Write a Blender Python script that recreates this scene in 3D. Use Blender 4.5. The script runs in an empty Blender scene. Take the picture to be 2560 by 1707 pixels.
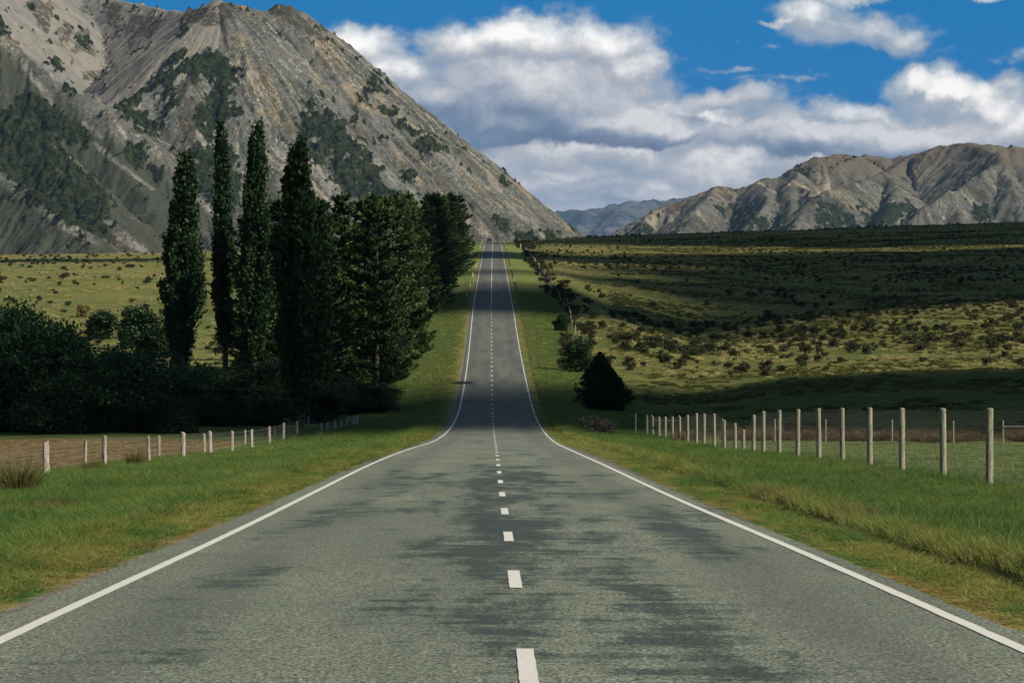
import bpy, math, random
import numpy as np
from mathutils import Vector, Matrix

random.seed(7)
rng = np.random.default_rng(11)
S = bpy.context.scene
C = S.collection
RAD = math.radians

# ------------------------------------------------------------------ camera
# sight-line arithmetic: focal length F, principal direction along the road (+Y)
F, X0, Y0, H = 7300.0, 1132.0, 700.0, 1.5
cam = bpy.data.cameras.new('camera')
co = bpy.data.objects.new('camera', cam)
C.objects.link(co)
cam.sensor_width = 36.0
cam.lens = F / 2352.0 * 36.0
cam.clip_start = 0.5
cam.clip_end = 60000.0
co.location = (0, 0, H)
co.rotation_euler = (RAD(90) - math.atan(84.0 / F), 0, -math.atan(44.0 / F))
S.camera = co
S.view_settings.view_transform = 'Standard'
S.view_settings.look = 'None'
S.view_settings.exposure = 0.4
S.view_settings.gamma = 1.0
S.render.engine = 'CYCLES'
S.cycles.max_bounces = 5
S.cycles.diffuse_bounces = 2
S.cycles.transparent_max_bounces = 8
S.cycles.volume_bounces = 0
S.cycles.use_denoising = True
S.cycles.sample_clamp_indirect = 1.5
S.cycles.caustics_reflective = False
S.cycles.caustics_refractive = False

# ------------------------------------------------------------------ sun
SUN_EL, SUN_AZ = 36.0, 60.0          # azimuth: degrees right of straight behind the camera
sd = Vector((math.sin(RAD(SUN_AZ)) * math.cos(RAD(SUN_EL)), -math.cos(RAD(SUN_AZ)) * math.cos(RAD(SUN_EL)), math.sin(RAD(SUN_EL))))
sl = bpy.data.lights.new('sun', 'SUN')
sl.energy = 4.8
sl.angle = RAD(0.55)
sl.color = (1.0, 0.91, 0.74)
so = bpy.data.objects.new('sun', sl)
C.objects.link(so)
so.rotation_euler = sd.to_track_quat('Z', 'Y').to_euler()
so.location = (60, -40, 80)


# ------------------------------------------------------------------ node helper
class N:
    def __init__(s, tree):
        s.t = tree
        tree.nodes.clear()

    def n(s, typ, props=None, **ins):
        nd = s.t.nodes.new(typ)
        for k, v in (props or {}).items():
            setattr(nd, k, v)
        for k, v in ins.items():
            key = int(k[1:]) if k[0] == 'i' and k[1:].isdigit() else k.replace('_', ' ')
            s.set(nd.inputs[key], v)
        return nd

    def set(s, sock, v):
        if isinstance(v, bpy.types.NodeSocket):
            s.t.links.new(v, sock)
        elif v is not None:
            if isinstance(v, (tuple, list)) and len(v) == 3 and sock.type == 'RGBA':
                v = (*v, 1)
            sock.default_value = v

    def m(s, op, a, b=None, c=None, clamp=False):
        nd = s.n('ShaderNodeMath', {'operation': op, 'use_clamp': clamp})
        s.set(nd.inputs[0], a)
        if b is not None: s.set(nd.inputs[1], b)
        if c is not None: s.set(nd.inputs[2], c)
        return nd.outputs[0]

    def v(s, op, a, b=None):
        nd = s.n('ShaderNodeVectorMath', {'operation': op})
        s.set(nd.inputs[0], a)
        if b is not None: s.set(nd.inputs[1], b)
        return nd.outputs[0 if op not in ('LENGTH', 'DOT_PRODUCT', 'DISTANCE') else 1]

    def mix(s, f, a, b, blend='MIX'):
        nd = s.n('ShaderNodeMix', {'data_type': 'RGBA', 'blend_type': blend})
        s.set(nd.inputs[0], f); s.set(nd.inputs[6], a); s.set(nd.inputs[7], b)
        return nd.outputs[2]

    def noise(s, vec, scale, detail=4, rough=.55, dist=0, out=0, dims='3D'):
        nd = s.n('ShaderNodeTexNoise', {'noise_dimensions': dims})
        s.set(nd.inputs['Vector'], vec)
        nd.inputs['Scale'].default_value = scale
        nd.inputs['Detail'].default_value = detail
        nd.inputs['Roughness'].default_value = rough
        nd.inputs['Distortion'].default_value = dist
        return nd.outputs[out]

    def sm(s, x, lo, hi, a=0.0, b=1.0):
        nd = s.n('ShaderNodeMapRange', {'interpolation_type': 'SMOOTHSTEP'})
        for i, q in enumerate((x, lo, hi, a, b)):
            s.set(nd.inputs[i], q)
        return nd.outputs[0]

    def ramp(s, f, stops):
        nd = s.n('ShaderNodeValToRGB')
        s.set(nd.inputs[0], f)
        e = nd.color_ramp.elements
        while len(e) < len(stops): e.new(0.5)
        for el, (p, c) in zip(e, stops):
            el.position = p; el.color = (*c, 1)
        return nd.outputs[0]

    def attr(s, name, out='Fac', typ='GEOMETRY'):
        return s.n('ShaderNodeAttribute', {'attribute_name': name, 'attribute_type': typ}).outputs[out]

    def pos(s):
        return s.n('ShaderNodeNewGeometry').outputs['Position']

    def scalev(s, vec, sc, loc=(0, 0, 0)):
        nd = s.n('ShaderNodeMapping')
        s.set(nd.inputs[0], vec)
        nd.inputs['Scale'].default_value = sc
        nd.inputs['Location'].default_value = loc
        return nd.outputs[0]

    def principled(s, col, rough=.9, spec=.2, bump=None, bs=1.0, bd=.05, **kw):
        p = s.n('ShaderNodeBsdfPrincipled')
        s.set(p.inputs['Base Color'], col); s.set(p.inputs['Roughness'], rough)
        s.set(p.inputs['Specular IOR Level'], spec)
        if bump is not None:
            b = s.n('ShaderNodeBump')
            s.set(b.inputs['Height'], bump)
            b.inputs['Strength'].default_value = bs
            b.inputs['Distance'].default_value = bd
            s.t.links.new(b.outputs[0], p.inputs['Normal'])
        for k, v in kw.items():
            s.set(p.inputs[k.replace('_', ' ')], v)
        return p.outputs[0]

    def out(s, shader, vol=None):
        o = s.n('ShaderNodeOutputMaterial')
        if shader is not None: s.t.links.new(shader, o.inputs[0])
        if vol is not None: s.t.links.new(vol, o.inputs[1])


def mat(name):
    m = bpy.data.materials.new(name)
    m.use_nodes = True
    return m, N(m.node_tree)


# ------------------------------------------------------------------ world: daylight sky with cumulus banks
W = bpy.data.worlds.new('World')
S.world = W
W.use_nodes = True
g = N(W.node_tree)
d0 = g.n('ShaderNodeTexCoord').outputs['Generated']
dn = g.v('NORMALIZE', d0)
sx = g.n('ShaderNodeSeparateXYZ', None, i0=dn)
up = g.n('ShaderNodeCombineXYZ')
g.set(up.inputs[0], sx.outputs[0]); g.set(up.inputs[1], sx.outputs[1])
g.set(up.inputs[2], g.m('ADD', g.m('MAXIMUM', sx.outputs[2], 0.0), 0.55))
sky = g.n('ShaderNodeTexSky', {'sky_type': 'NISHITA', 'sun_disc': False, 'sun_elevation': RAD(SUN_EL),
          'sun_rotation': RAD(180 - SUN_AZ), 'altitude': 700.0, 'air_density': 1.0, 'dust_density': 0.3, 'ozone_density': 3.0})
g.set(sky.inputs[0], g.v('NORMALIZE', up.outputs[0]))
skyc = g.mix(1.0, sky.outputs[0], (0.0, 0.96, 1.32), 'MULTIPLY')
# plane-projected direction: U right, V up, measured in hundredths of the focal length
iy = g.m('MAXIMUM', sx.outputs[1], 0.05)
U = g.m('DIVIDE', sx.outputs[0], iy)
V = g.m('DIVIDE', sx.outputs[2], iy)
uv0 = g.n('ShaderNodeCombineXYZ')
g.set(uv0.inputs[0], U); g.set(uv0.inputs[1], V)
uv = uv0.outputs[0]
# (u, v, radius u, radius v, weight) of each cloud body, in pixels of a 2352 wide view
BACK = [
 (800, 112, 120, 55, 1.0), (910, 165, 110, 55, .95), (860, 200, 120, 45, .95), (1070, 110, 100, 58, 1.0), (1200, 92, 170, 58, 1.1), (1340, 100, 150, 56, 1.05), (1440, 140, 110, 48, .9),
 (1130, 170, 130, 46, 1.0), (1310, 170, 180, 55, 1.05), (1010, 245, 80, 36, .9), (1130, 260, 170, 75, 1.1), (1300, 260, 190, 90, 1.2), (1420, 200, 120, 45, .9), (1470, 250, 120, 55, .85),
 (1560, 135, 170, 18, .50), (1640, 168, 150, 14, .55), (1200, 345, 240, 90, 1.2), (1400, 345, 220, 90, 1.2), (1600, 300, 140, 75, 1.1), (1330, 430, 330, 70, 1.2),
 (1630, 390, 140, 100, 1.15), (1580, 450, 260, 60, 1.1), (1710, 240, 110, 42, .75), (1770, 290, 110, 50, .8), (1860, 330, 220, 50, .95), (1830, 420, 260, 75, 1.05),
 (2000, 270, 190, 36, .85), (2060, 320, 260, 45, 1.0), (2110, 185, 75, 34, .95), (2180, 205, 100, 48, 1.1), (2270, 235, 110, 60, 1.15), (2250, 300, 240, 50, 1.1), (2400, 290, 160, 70, 1.1), (2340, 120, 60, 24, .55),
 (1870, 28, 90, 42, .66), (1950, 70, 140, 44, .70), (2070, 92, 120, 36, .60), (1790, 42, 60, 10, .7), (2130, 112, 50, 20, .5), (2230, 0, 80, 10, .62), (1960, 0, 90, 20, .62), (1560, 185, 150, 14, .45),
 (1685, 105, 24, 14, .45), (1765, 108, 26, 15, .5), (1300, 500, 600, 60, 1.1), (1900, 480, 500, 60, 1.1), (640, 120, 130, 60, .9), (2000, 370, 500, 60, 1.2), (960, 215, 90, 50, .85), (930, 250, 60, 40, .8), (1890, 250, 120, 22, .5), (2240, 130, 160, 16, .42), (1700, 190, 200, 10, .42)]
FRONT = [(1200, 222, 125, 40, 1.1), (1110, 245, 80, 44, 1.0), (1290, 250, 130, 40, 1.0), (1180, 270, 150, 26, .95), (1390, 280, 130, 26, 1.05), (1490, 288, 90, 22, 1.05), (1555, 297, 46, 11, .95),
 (1010, 236, 46, 24, .7), (1120, 310, 110, 18, .6), (1900, 320, 190, 22, .75), (2060, 322, 210, 26, .85), (1760, 300, 90, 16, .55), (1640, 235, 90, 16, .5), (1280, 400, 130, 14, .45), (1500, 455, 200, 16, .45), (1310, 305, 30, 6, .6), (2000, 350, 200, 14, .7)]
wob = g.v('SUBTRACT', g.noise(uv, 34, 6, .62, 0, 1), (0.5, 0.5, 0.5))


FRONT = [(a, b, c * 1.15, d * 1.55, e) for a, b, c, d, e in FRONT]


def density(bodies, off, scale, amp, seed):
    p = g.v('ADD', uv, off)
    p2 = g.v('ADD', p, g.v('MULTIPLY', wob, (.024, .018, 0)))
    acc = None
    for (px, py, rx, ry, w) in bodies:
        q = g.v('MULTIPLY', g.v('SUBTRACT', p2, ((px - X0) / F, (Y0 - py) / F, 0)), (F / rx * .8, F / ry * .8, 0))
        e = g.m('MULTIPLY', g.m('POWER', 2.718, g.m('MULTIPLY', g.v('DOT_PRODUCT', q, q), -1.0)), w)
        acc = e if acc is None else g.m('SMOOTH_MAX', acc, e, .12)
    pn = g.v('MULTIPLY', g.v('ADD', p, (seed, 0, 0)), (1, 1.25, 1))
    return g.m('ADD', acc, g.m('MULTIPLY', g.m('SUBTRACT', g.noise(pn, scale, 9, .64, .1), .5), amp))


def shade(da, db, gain, base, dark, light):
    lit = g.m('ADD', g.m('MULTIPLY', g.m('SUBTRACT', da, db), gain), base)
    lit = g.m('ADD', lit, g.m('MULTIPLY', g.m('SUBTRACT', g.noise(g.v('MULTIPLY', uv, (1, 1.3, 1)), 60, 5, .62), .5), .25))
    return lit


DA = density(BACK, (0, 0, 0), 36, 1.25, 0.0)
DB = density(BACK, (.0022, .0046, 0), 36, 1.25, 0.0)
FA = density(FRONT, (0, 0, 0), 48, .85, 1.7)
FB = density(FRONT, (.0020, .0045, 0), 48, .85, 1.7)
# streets of cloud over the rest of the sky, away from the view ahead
gen = g.noise(g.v('MULTIPLY', dn, (1, 1, 2.2)), 2.6, 6, .6, .3)
away = g.sm(g.m('ABSOLUTE', U), .2, .34)
high = g.sm(sx.outputs[2], .12, .22)
back = g.sm(sx.outputs[1], .6, .3)
genc = g.m('MULTIPLY', g.sm(gen, .40, .52), g.m('MAXIMUM', g.m('MAXIMUM', away, high), back))
ahead = g.sm(sx.outputs[1], .3, .6)
alpha = g.m('MULTIPLY', g.sm(DA, .27, .56), ahead)
beta = g.m('MULTIPLY', g.sm(FA, .22, .44), ahead)
thin = g.sm(DA, .3, 1.0)
lb = shade(DA, DB, .95, .56, 0, 0)
DARKS = [(1560, 200, 200, 50, .2), (1700, 300, 200, 60, .3), (1900, 330, 300, 50, .35), (1000, 300, 120, 50, .3), (1250, 440, 300, 26, .22), (1560, 470, 200, 30, .25), (1480, 400, 90, 40, .15), (870, 190, 120, 36, .18), (1960, 90, 160, 30, .2), (1300, 215, 200, 24, .12), (2340, 190, 90, 50, .3), (1100, 330, 160, 30, .25)]
LIGHTS = [(1170, 160, 150, 16, .15), (1400, 325, 140, 22, .3), (1640, 285, 60, 30, .3), (1690, 380, 36, 60, .2), (2190, 195, 120, 26, .3), (2290, 240, 90, 30, .3), (1230, 62, 200, 20, .15), (1880, 25, 60, 20, .15), (1150, 420, 60, 30, .15)]
pw = g.v('ADD', uv, g.v('MULTIPLY', wob, (.030, .020, 0)))
for tab, sg in ((DARKS, 'SUBTRACT'), (LIGHTS, 'ADD')):
    acc = None
    for (px, py, rx, ry, w) in tab:
        q = g.v('MULTIPLY', g.v('SUBTRACT', pw, ((px - X0) / F, (Y0 - py) / F, 0)), (F / rx, F / ry, 0))
        e = g.m('MULTIPLY', g.m('POWER', 2.718, g.m('MULTIPLY', g.v('DOT_PRODUCT', q, q), -1.0)), w)
        acc = e if acc is None else g.m('MAXIMUM', acc, e)
    lb = g.m(sg, lb, acc)
cback = g.ramp(lb, [(0.0, (.15, .20, .28)), (.30, (.26, .30, .36)), (.55, (.38, .39, .42)), (.78, (.61, .60, .595)), (1.0, (.84, .82, .79))])
cback = g.mix(thin, (.20, .28, .38), cback)
lf = shade(FA, FB, 1.1, .50, 0, 0)
cfront = g.ramp(lf, [(0.0, (.06, .10, .18)), (.30, (.12, .17, .255)), (.55, (.23, .27, .34)), (.8, (.42, .43, .46)), (1.0, (.60, .59, .59))])
skl = g.mix(1.0, skyc, (.10, .10, .10), 'MULTIPLY')
base = g.mix(g.m('MULTIPLY', beta, .92), g.mix(alpha, skl, cback), cfront)
base = g.mix(genc, base, (.110, .112, .090))
bg = g.n('ShaderNodeBackground')
g.set(bg.inputs[0], base)
bg.inputs[1].default_value = 1.0
g.t.links.new(bg.outputs[0], g.n('ShaderNodeOutputWorld').inputs[0])
W.cycles.sampling_method = 'MANUAL'
W.cycles.sample_map_resolution = 1024


# ------------------------------------------------------------------ maths
def lerp_tab(x, xs, ys):
    """monotone-ish cubic interpolation of a table"""
    xs = np.asarray(xs, float); ys = np.asarray(ys, float)
    h = np.diff(xs); dl = np.diff(ys) / h
    m = np.zeros(len(xs)); m[0] = dl[0]; m[-1] = dl[-1]
    m[1:-1] = (dl[:-1] * h[1:] + dl[1:] * h[:-1]) / (h[:-1] + h[1:])
    x = np.asarray(x, float)
    i = np.clip(np.searchsorted(xs, x) - 1, 0, len(h) - 1)
    t = np.clip((x - xs[i]) / h[i], 0, 1)
    a = ys[i]; b = ys[i + 1]
    r = (2*t**3 - 3*t**2 + 1) * a + (t**3 - 2*t**2 + t) * h[i] * m[i] + (-2*t**3 + 3*t**2) * b + (t**3 - t**2) * h[i] * m[i + 1]
    return r + np.where(x < xs[0], (x - xs[0]) * m[0], 0) + np.where(x > xs[-1], (x - xs[-1]) * m[-1], 0)


def sstep(x, a, b):
    t = np.clip((x - a) / (b - a), 0, 1)
    return t * t * (3 - 2 * t)


def vnoise(x, y, seed=0):
    x = np.asarray(x, float); y = np.asarray(y, float)
    xi = np.floor(x).astype(np.int64); yi = np.floor(y).astype(np.int64)
    fx = x - xi; fy = y - yi
    fx = fx * fx * fx * (fx * (fx * 6 - 15) + 10); fy = fy * fy * fy * (fy * (fy * 6 - 15) + 10)
    def h(a, b):
        n = (a * 374761393 + b * 668265263 + seed * 974634541) & 0xffffffff
        n = ((n ^ (n >> 13)) * 1274126177) & 0xffffffff
        n = (n ^ (n >> 16)) & 0xffffff
        return n / float(0xffffff)
    v00 = h(xi, yi); v10 = h(xi + 1, yi); v01 = h(xi, yi + 1); v11 = h(xi + 1, yi + 1)
    return (v00 * (1 - fx) + v10 * fx) * (1 - fy) + (v01 * (1 - fx) + v11 * fx) * fy


def fbm(x, y, oct=4, seed=0, gain=.5):
    s = 0; a = 1.0; t = 0
    for o in range(oct):
        s = s + a * (vnoise(x * 2 ** o + 17.3 * o, y * 2 ** o - 9.1 * o, seed + o) - .5)
        t += a; a *= gain
    return s / t * 2


# ------------------------------------------------------------------ terrain
RD = [-80, 0, 21, 50, 95, 137, 165, 194, 219, 247, 280, 312, 345, 378, 418, 442, 519.5, 617, 723, 880, 1095, 1300, 1449, 1540, 1700, 2500]
RZ = [2.4, 0, -.70, -1.70, -3.18, -4.65, -5.66, -6.58, -7.22, -7.74, -7.98, -7.62, -6.88, -5.85, -4.42, -3.4, .30, 3.9, 7.6, 12.6, 19.6, 26.3, 30.4, 31.6, 30.5, 18]


def R(d):
    return lerp_tab(d, RD, RZ)


# right-hand country: rise relative to the eye at sight columns
RPX = [1132, 1400, 1600, 1850, 2100, 2352, 3200, 9000]
RROW = {
 230: (None, -9.35, -9.3, -9.3, -9.3, -9.2, -9, -9),
 280: (None, -9.6, -9.6, -8.7, -8.1, -7.8, -7, -6),
 330: (None, -9.0, -9.27, -7.6, -7.05, -6.78, -6, -5),
 370: (None, -8.2, -9.0, -8.5, -8.3, -8.15, -7.5, -6),
 420: (None, -6.2, -7.5, -7.2, -6.8, -6.4, -5.5, -4),
 500: (None, -2.6, -5.9, -5.5, -4.9, -4.6, -4, -2),
 600: (None, -2.6, -5.6, -3.1, -1.8, -1.3, 0, 2),
 660: (None, -1.0, -5.0, -2.3, -.3, .7, 2, 4),
 720: (None, 1.6, -2.6, -2.4, -.8, -.2, 1, 4),
 820: (None, 6.9, 5.2, 3.6, 3.1, 3.6, 5, 7),
 1000: (None, 13.7, 13.3, 12.9, 13.1, 14, 16, 18),
 1200: (None, 21.2, 21.4, 21.7, 22.5, 23.7, 26, 30),
 1500: (None, 32.3, 33.7, 35.5, 37.4, 39, 42, 46),
 1700: (None, 31, 32, 34, 36, 37, 40, 44),
 2500: (None, 12, 12, 14, 14, 14, 14, 14)}
LD = [0, 200, 300, 400, 500, 700, 1100, 1300, 1500, 2500]
LZ = [-1.0, -.7, -.7, -.9, -1.2, -2.2, -4.3, -5.4, -6.5, -9]


def ground_z(x, y):
    x = np.asarray(x, float); y = np.asarray(y, float)
    r = R(y)
    u = x / np.maximum(y, 60)
    px = X0 + u * F
    ax = np.abs(x)
    # verge cross-section
    left = -.70 * sstep(ax, 4.2, 15) - .25 * sstep(ax, 4.5, 7) * sstep(ax, 11, 8)
    right = -.36 * sstep(ax, 4.3, 11) - .10 * np.exp(-((x - 4.70) / .16) ** 2) + .05 * np.exp(-((x - 5.1) / .25) ** 2)
    # left country
    lc = r + lerp_tab(y, LD, LZ) * sstep(ax, 12, 40) * np.clip(np.abs(u) / .15, 0, 2.0) ** .5 * (1 - sstep(y, 1500, 2500) * .0)
    lc = lc + 2.2 * sstep(ax, 60, 600) * fbm(x / 260., y / 260., 3, 5)
    zl = (r + left) * (1 - sstep(ax, 14, 40)) + lc * sstep(ax, 14, 40)
    # right country
    ds = sorted(RROW)
    cols = []
    for j in range(1, len(RPX)):
        cols.append(lerp_tab(y, [140, 190] + ds, [float(R(140)) - .4, float(R(190)) - .4] + [RROW[k][j] + H for k in ds]))
    cols = [r - .3] + cols
    cols = np.array(cols)
    idx = np.clip(np.searchsorted(RPX, px) - 1, 0, len(RPX) - 2)
    rp = np.array(RPX, float)
    t = np.clip((px - rp[idx]) / (rp[idx + 1] - rp[idx]), 0, 1)
    # smooth across columns
    t = t * .6 + .4 * t * t * (3 - 2 * t)
    flat = cols.reshape(len(RPX), -1); ii = idx.reshape(-1); n = np.arange(ii.size)
    rc = (flat[ii, n] * (1 - t.reshape(-1)) + flat[ii + 1, n] * t.reshape(-1)).reshape(np.shape(px))
    near = sstep(y, 190, 150)
    rc = rc * (1 - near) + (r - .4) * near
    k = sstep(ax, 11, 26)
    zr = (r + right) * (1 - k) + rc * k
    z = np.where(x < 0, zl, zr)
    out = sstep(ax, 5.5, 14)
    z = z + out * (.10 * fbm(x / 4., y / 6., 3, 1) + .35 * sstep(ax, 20, 60) * sstep(y, 300, 400) * fbm(x / 22., y / 30., 3, 2))
    z = z + sstep(ax, 25, 60) * sstep(y, 420, 520) * sstep(y, 1500, 1200) * .5 * fbm(x / 60., y / 40., 2, 3)
    # far country falls to a wide valley floor
    return z * sstep(y, 9000, 2600) + (-15) * (1 - sstep(y, 9000, 2600))


def P(px, py, d):
    return Vector(((px - X0) / F * d, d, H + (Y0 - py) / F * d))


def gz(x, y):
    return float(ground_z(np.array([x]), np.array([y]))[0])


def hit(px, py, lo=60, hi=1600):
    """first ground point met on a sight line"""
    d = np.exp(np.linspace(math.log(lo), math.log(hi), 2500))
    x = (px - X0) / F * d
    zz = H + (Y0 - py) / F * d
    gg = ground_z(x, d)
    w = np.nonzero(zz <= gg)[0]
    i = w[0] if len(w) else len(d) - 1
    return float(x[i]), float(d[i]), float(gg[i])


def mesh_np(name, verts, faces, material=None, smooth=True, parent=None, attrs=None, uv=None):
    me = bpy.data.meshes.new(name)
    verts = np.asarray(verts, np.float32)
    faces = np.asarray(faces, np.int32)
    k = faces.shape[1]
    me.vertices.add(len(verts)); me.vertices.foreach_set('co', verts.ravel())
    me.loops.add(faces.size); me.loops.foreach_set('vertex_index', faces.ravel())
    me.polygons.add(len(faces))
    me.polygons.foreach_set('loop_start', np.arange(len(faces), dtype=np.int32) * k)
    me.polygons.foreach_set('loop_total', np.full(len(faces), k, np.int32))
    me.polygons.foreach_set('use_smooth', np.full(len(faces), smooth))
    me.update(calc_edges=True)
    for an, av in (attrs or {}).items():
        av = np.asarray(av, np.float32)
        if av.ndim == 1:
            a = me.attributes.new(an, 'FLOAT', 'POINT'); a.data.foreach_set('value', av)
        else:
            a = me.attributes.new(an, 'FLOAT_VECTOR', 'POINT'); a.data.foreach_set('vector', av.ravel())
    if material: me.materials.append(material)
    if name is None: return me
    o = bpy.data.objects.new(name, me)
    C.objects.link(o)
    if parent: o.parent = parent
    return o


def tag(o, label=None, cat=None, group=None, kind=None):
    if label: o['label'] = label
    if cat: o['category'] = cat
    if group: o['group'] = group
    if kind: o['kind'] = kind
    return o


def thing(name, label, cat, loc=(0, 0, 0), rz=0, group=None):
    o = bpy.data.objects.new(name, None)
    o.empty_display_size = .5
    C.objects.link(o)
    o.location = loc; o.rotation_euler = (0, 0, rz)
    return tag(o, label, cat, group)


def grid_faces(nr, nc):
    i = np.arange(nr - 1)[:, None] * nc + np.arange(nc - 1)[None, :]
    return np.stack([i, i + 1, i + nc + 1, i + nc], -1).reshape(-1, 4)


# shared foliage / ground colour by place: patches of lush, olive and straw
def patch_colour(g, p, lush, olive, straw, s1=.12, s2=.6, wl=.5):
    a = g.noise(g.scalev(p, (1, .45, 1)), s1, 4, .6)
    b = g.noise(p, s2, 4, .6)
    c = g.mix(g.sm(a, .42, .6), lush, olive)
    return g.mix(g.m('MULTIPLY', g.sm(b, .5, .72), wl), c, straw)


# ---- ground mesh
def build_ground():
    us = np.concatenate([np.linspace(-3, -.5, 22)[:-1], np.linspace(-.5, -.2, 40)[:-1], np.linspace(-.2, .2, 330), np.linspace(.2, .5, 40)[1:], np.linspace(.5, 3, 22)[1:]])
    ys = [-80.0]
    while ys[-1] < 16: ys.append(ys[-1] + 3)
    while ys[-1] < 1750: ys.append(ys[-1] * 1.0065 + .05)
    while ys[-1] < 26000: ys.append(ys[-1] * 1.06)
    ys = np.array(ys)
    Yg, Ug = np.meshgrid(ys, us, indexing='ij')
    s = np.sqrt(np.maximum(Yg, 0) ** 2 + 45. ** 2)
    Xg = Ug * s
    # snap columns close to the carriageway edge so that the shoulder is clean
    Zg = ground_z(Xg, Yg)
    ax = np.abs(Xg)
    Zg = Zg - .07 * sstep(ax, 4.9, 4.1) - .25 * sstep(ax, 3.6, 2.6)
    V_ = np.stack([Xg, Yg, Zg], -1).reshape(-1, 3)
    x = V_[:, 0]; y = V_[:, 1]
    px = X0 + x / np.maximum(y, 1) * F
    edge = y + 3 * fbm(x / 20., y / 20., 2, 8)
    plough = sstep(x, -15.8, -17.2) * sstep(edge, 224, 219) * sstep(y, 20, 30)
    clod = fbm(x / .5, y / .8, 3, 31) * .10 + fbm(x / 3., y / 3., 2, 33) * .06
    V_[:, 2] += plough * clod
    verge = sstep(np.abs(x), 14 + 1.2 * fbm(y / 9., x * 0, 2, 4), 10.5)
    verge = np.maximum(verge, (x > 0) * sstep(y, 200, 185) * .85)
    dry = np.where(x < 0, .25, .75) * (1 - verge)
    return mesh_np('ground', V_, grid_faces(len(ys), len(us)), None, True, None, {'plough': plough, 'verge': verge, 'dry': dry})


m_ground, g = mat('meadow_ground')
p = g.pos()
sy = g.n('ShaderNodeSeparateXYZ', None, i0=p)
lush = patch_colour(g, p, (.050, .115, .020), (.095, .13, .030), (.20, .18, .055), .10, .5, .5)
pas = patch_colour(g, p, (.095, .125, .036), (.16, .16, .052), (.28, .24, .10), .03, .25, .8)
right_f = patch_colour(g, p, (.060, .078, .018), (.125, .120, .030), (.27, .235, .08), .07, .35, .9)
mott = g.noise(g.scalev(p, (1, .7, 1), (11, 5, 0)), .42, 6, .75)
right_f = g.mix(g.sm(mott, .48, .58, 0, .85), right_f, (.034, .044, .014))
reds = g.sm(g.noise(g.scalev(p, (.4, .25, 1)), .22, 4, .6), .60, .74)
right_f = g.mix(g.m('MULTIPLY', reds, .5), right_f, (.15, .085, .03))
c = g.mix(g.attr('dry'), pas, right_f)
lush = g.mix(g.sm(g.n('ShaderNodeSeparateXYZ', None, i0=p).outputs[1], 210, 300), lush, g.mix(g.noise(p, .35, 5, .7), (.075, .12, .025), (.19, .20, .07)))
c = g.mix(g.sm(g.attr('verge'), .3, .7), c, lush)
gx_ = g.n('ShaderNodeSeparateXYZ', None, i0=p).outputs[0]
edge_d = g.m('ADD', g.m('ABSOLUTE', gx_), g.sm(gx_, 0, 1, 0, .18))
yel = g.m('MULTIPLY', g.sm(edge_d, 5.4, 4.2), g.sm(g.noise(g.scalev(p, (1, .3, 1)), .9, 3), .38, .6))
c = g.mix(yel, c, (.20, .155, .05))
grit = g.m('MULTIPLY', g.sm(g.m('ADD', edge_d, g.m('MULTIPLY', g.noise(p, 3.0, 4, .7), .5)), 4.2, 4.02), 1.0)
c = g.mix(grit, c, (.16, .15, .13))
rut = g.m('MULTIPLY', g.sm(g.m('ABSOLUTE', g.m('SUBTRACT', gx_, 4.72)), .28, .12), g.sm(g.noise(g.scalev(p, (1, .25, 1)), .8, 3), .34, .46))
c = g.mix(g.m('MULTIPLY', rut, .85), c, (.028, .026, .018))
brown = g.ramp(g.noise(p, 2.2, 6, .7), [(.34, (.045, .030, .012)), (.5, (.135, .095, .042)), (.62, (.23, .17, .085)), (.74, (.42, .34, .20))])
brown = g.mix(g.sm(g.noise(g.scalev(p, (.5, 1, 1)), .05, 3), .4, .65, 0, .35), brown, (.10, .07, .035))
c = g.mix(g.attr('plough'), c, brown)
fine = g.noise(p, 1.3, 5, .75)
c = g.mix(g.m('MULTIPLY', g.sm(fine, .35, .7), .35), c, g.mix(1, c, (1.6, 1.55, 1.4), 'MULTIPLY'))
bmp = g.m('ADD', g.m('MULTIPLY', g.noise(p, .55, 5, .7), 2.2), g.m('ADD', g.noise(p, 1.6, 5, .75), g.m('MULTIPLY', g.noise(p, 12, 3, .7), .3)))
g.out(g.principled(c, .95, .1, bmp, .8, .25))
ground = build_ground()
ground.data.materials.append(m_ground)
tag(ground, kind='structure')

# ------------------------------------------------------------------ road
CXD = [-80, 20, 34, 60, 95, 137, 165, 600, 1600]
CXV = [.06, .06, .04, -.09, -.19, -.17, -.02, 0, 0]


def cx(d): return lerp_tab(d, CXD, CXV)
def dashx(d): return lerp_tab(d, [-80, 20, 80, 170, 260, 1600], [.21, .20, .155, .13, 0, 0])


def road_strip(name, x0f, x1f, d0, d1, lift, nx, material, parent=None, step=None, wob=0, seed=0, camber=True, attrs=None):
    ds = [d0]
    while ds[-1] < d1:
        ds.append(min(d1, ds[-1] + (step or max(.5, min(6, ds[-1] * .012)))))
    ds = np.array(ds)
    t = np.linspace(0, 1, nx)
    a = x0f(ds)[:, None]; b = x1f(ds)[:, None]
    if wob:
        a = a + wob * fbm(ds / .35, ds * 0, 3, seed)[:, None]; b = b + wob * fbm(ds / .35, ds * 0 + 5, 3, seed + 9)[:, None]
    X = a + (b - a) * t[None, :]
    Yv = np.repeat(ds[:, None], nx, 1)
    Z = R(Yv) + .0 - .010 * np.abs(X) + lift
    o = mesh_np(name, np.stack([X, Yv, Z], -1).reshape(-1, 3), grid_faces(len(ds), nx), material, True, parent)
    return o


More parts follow.
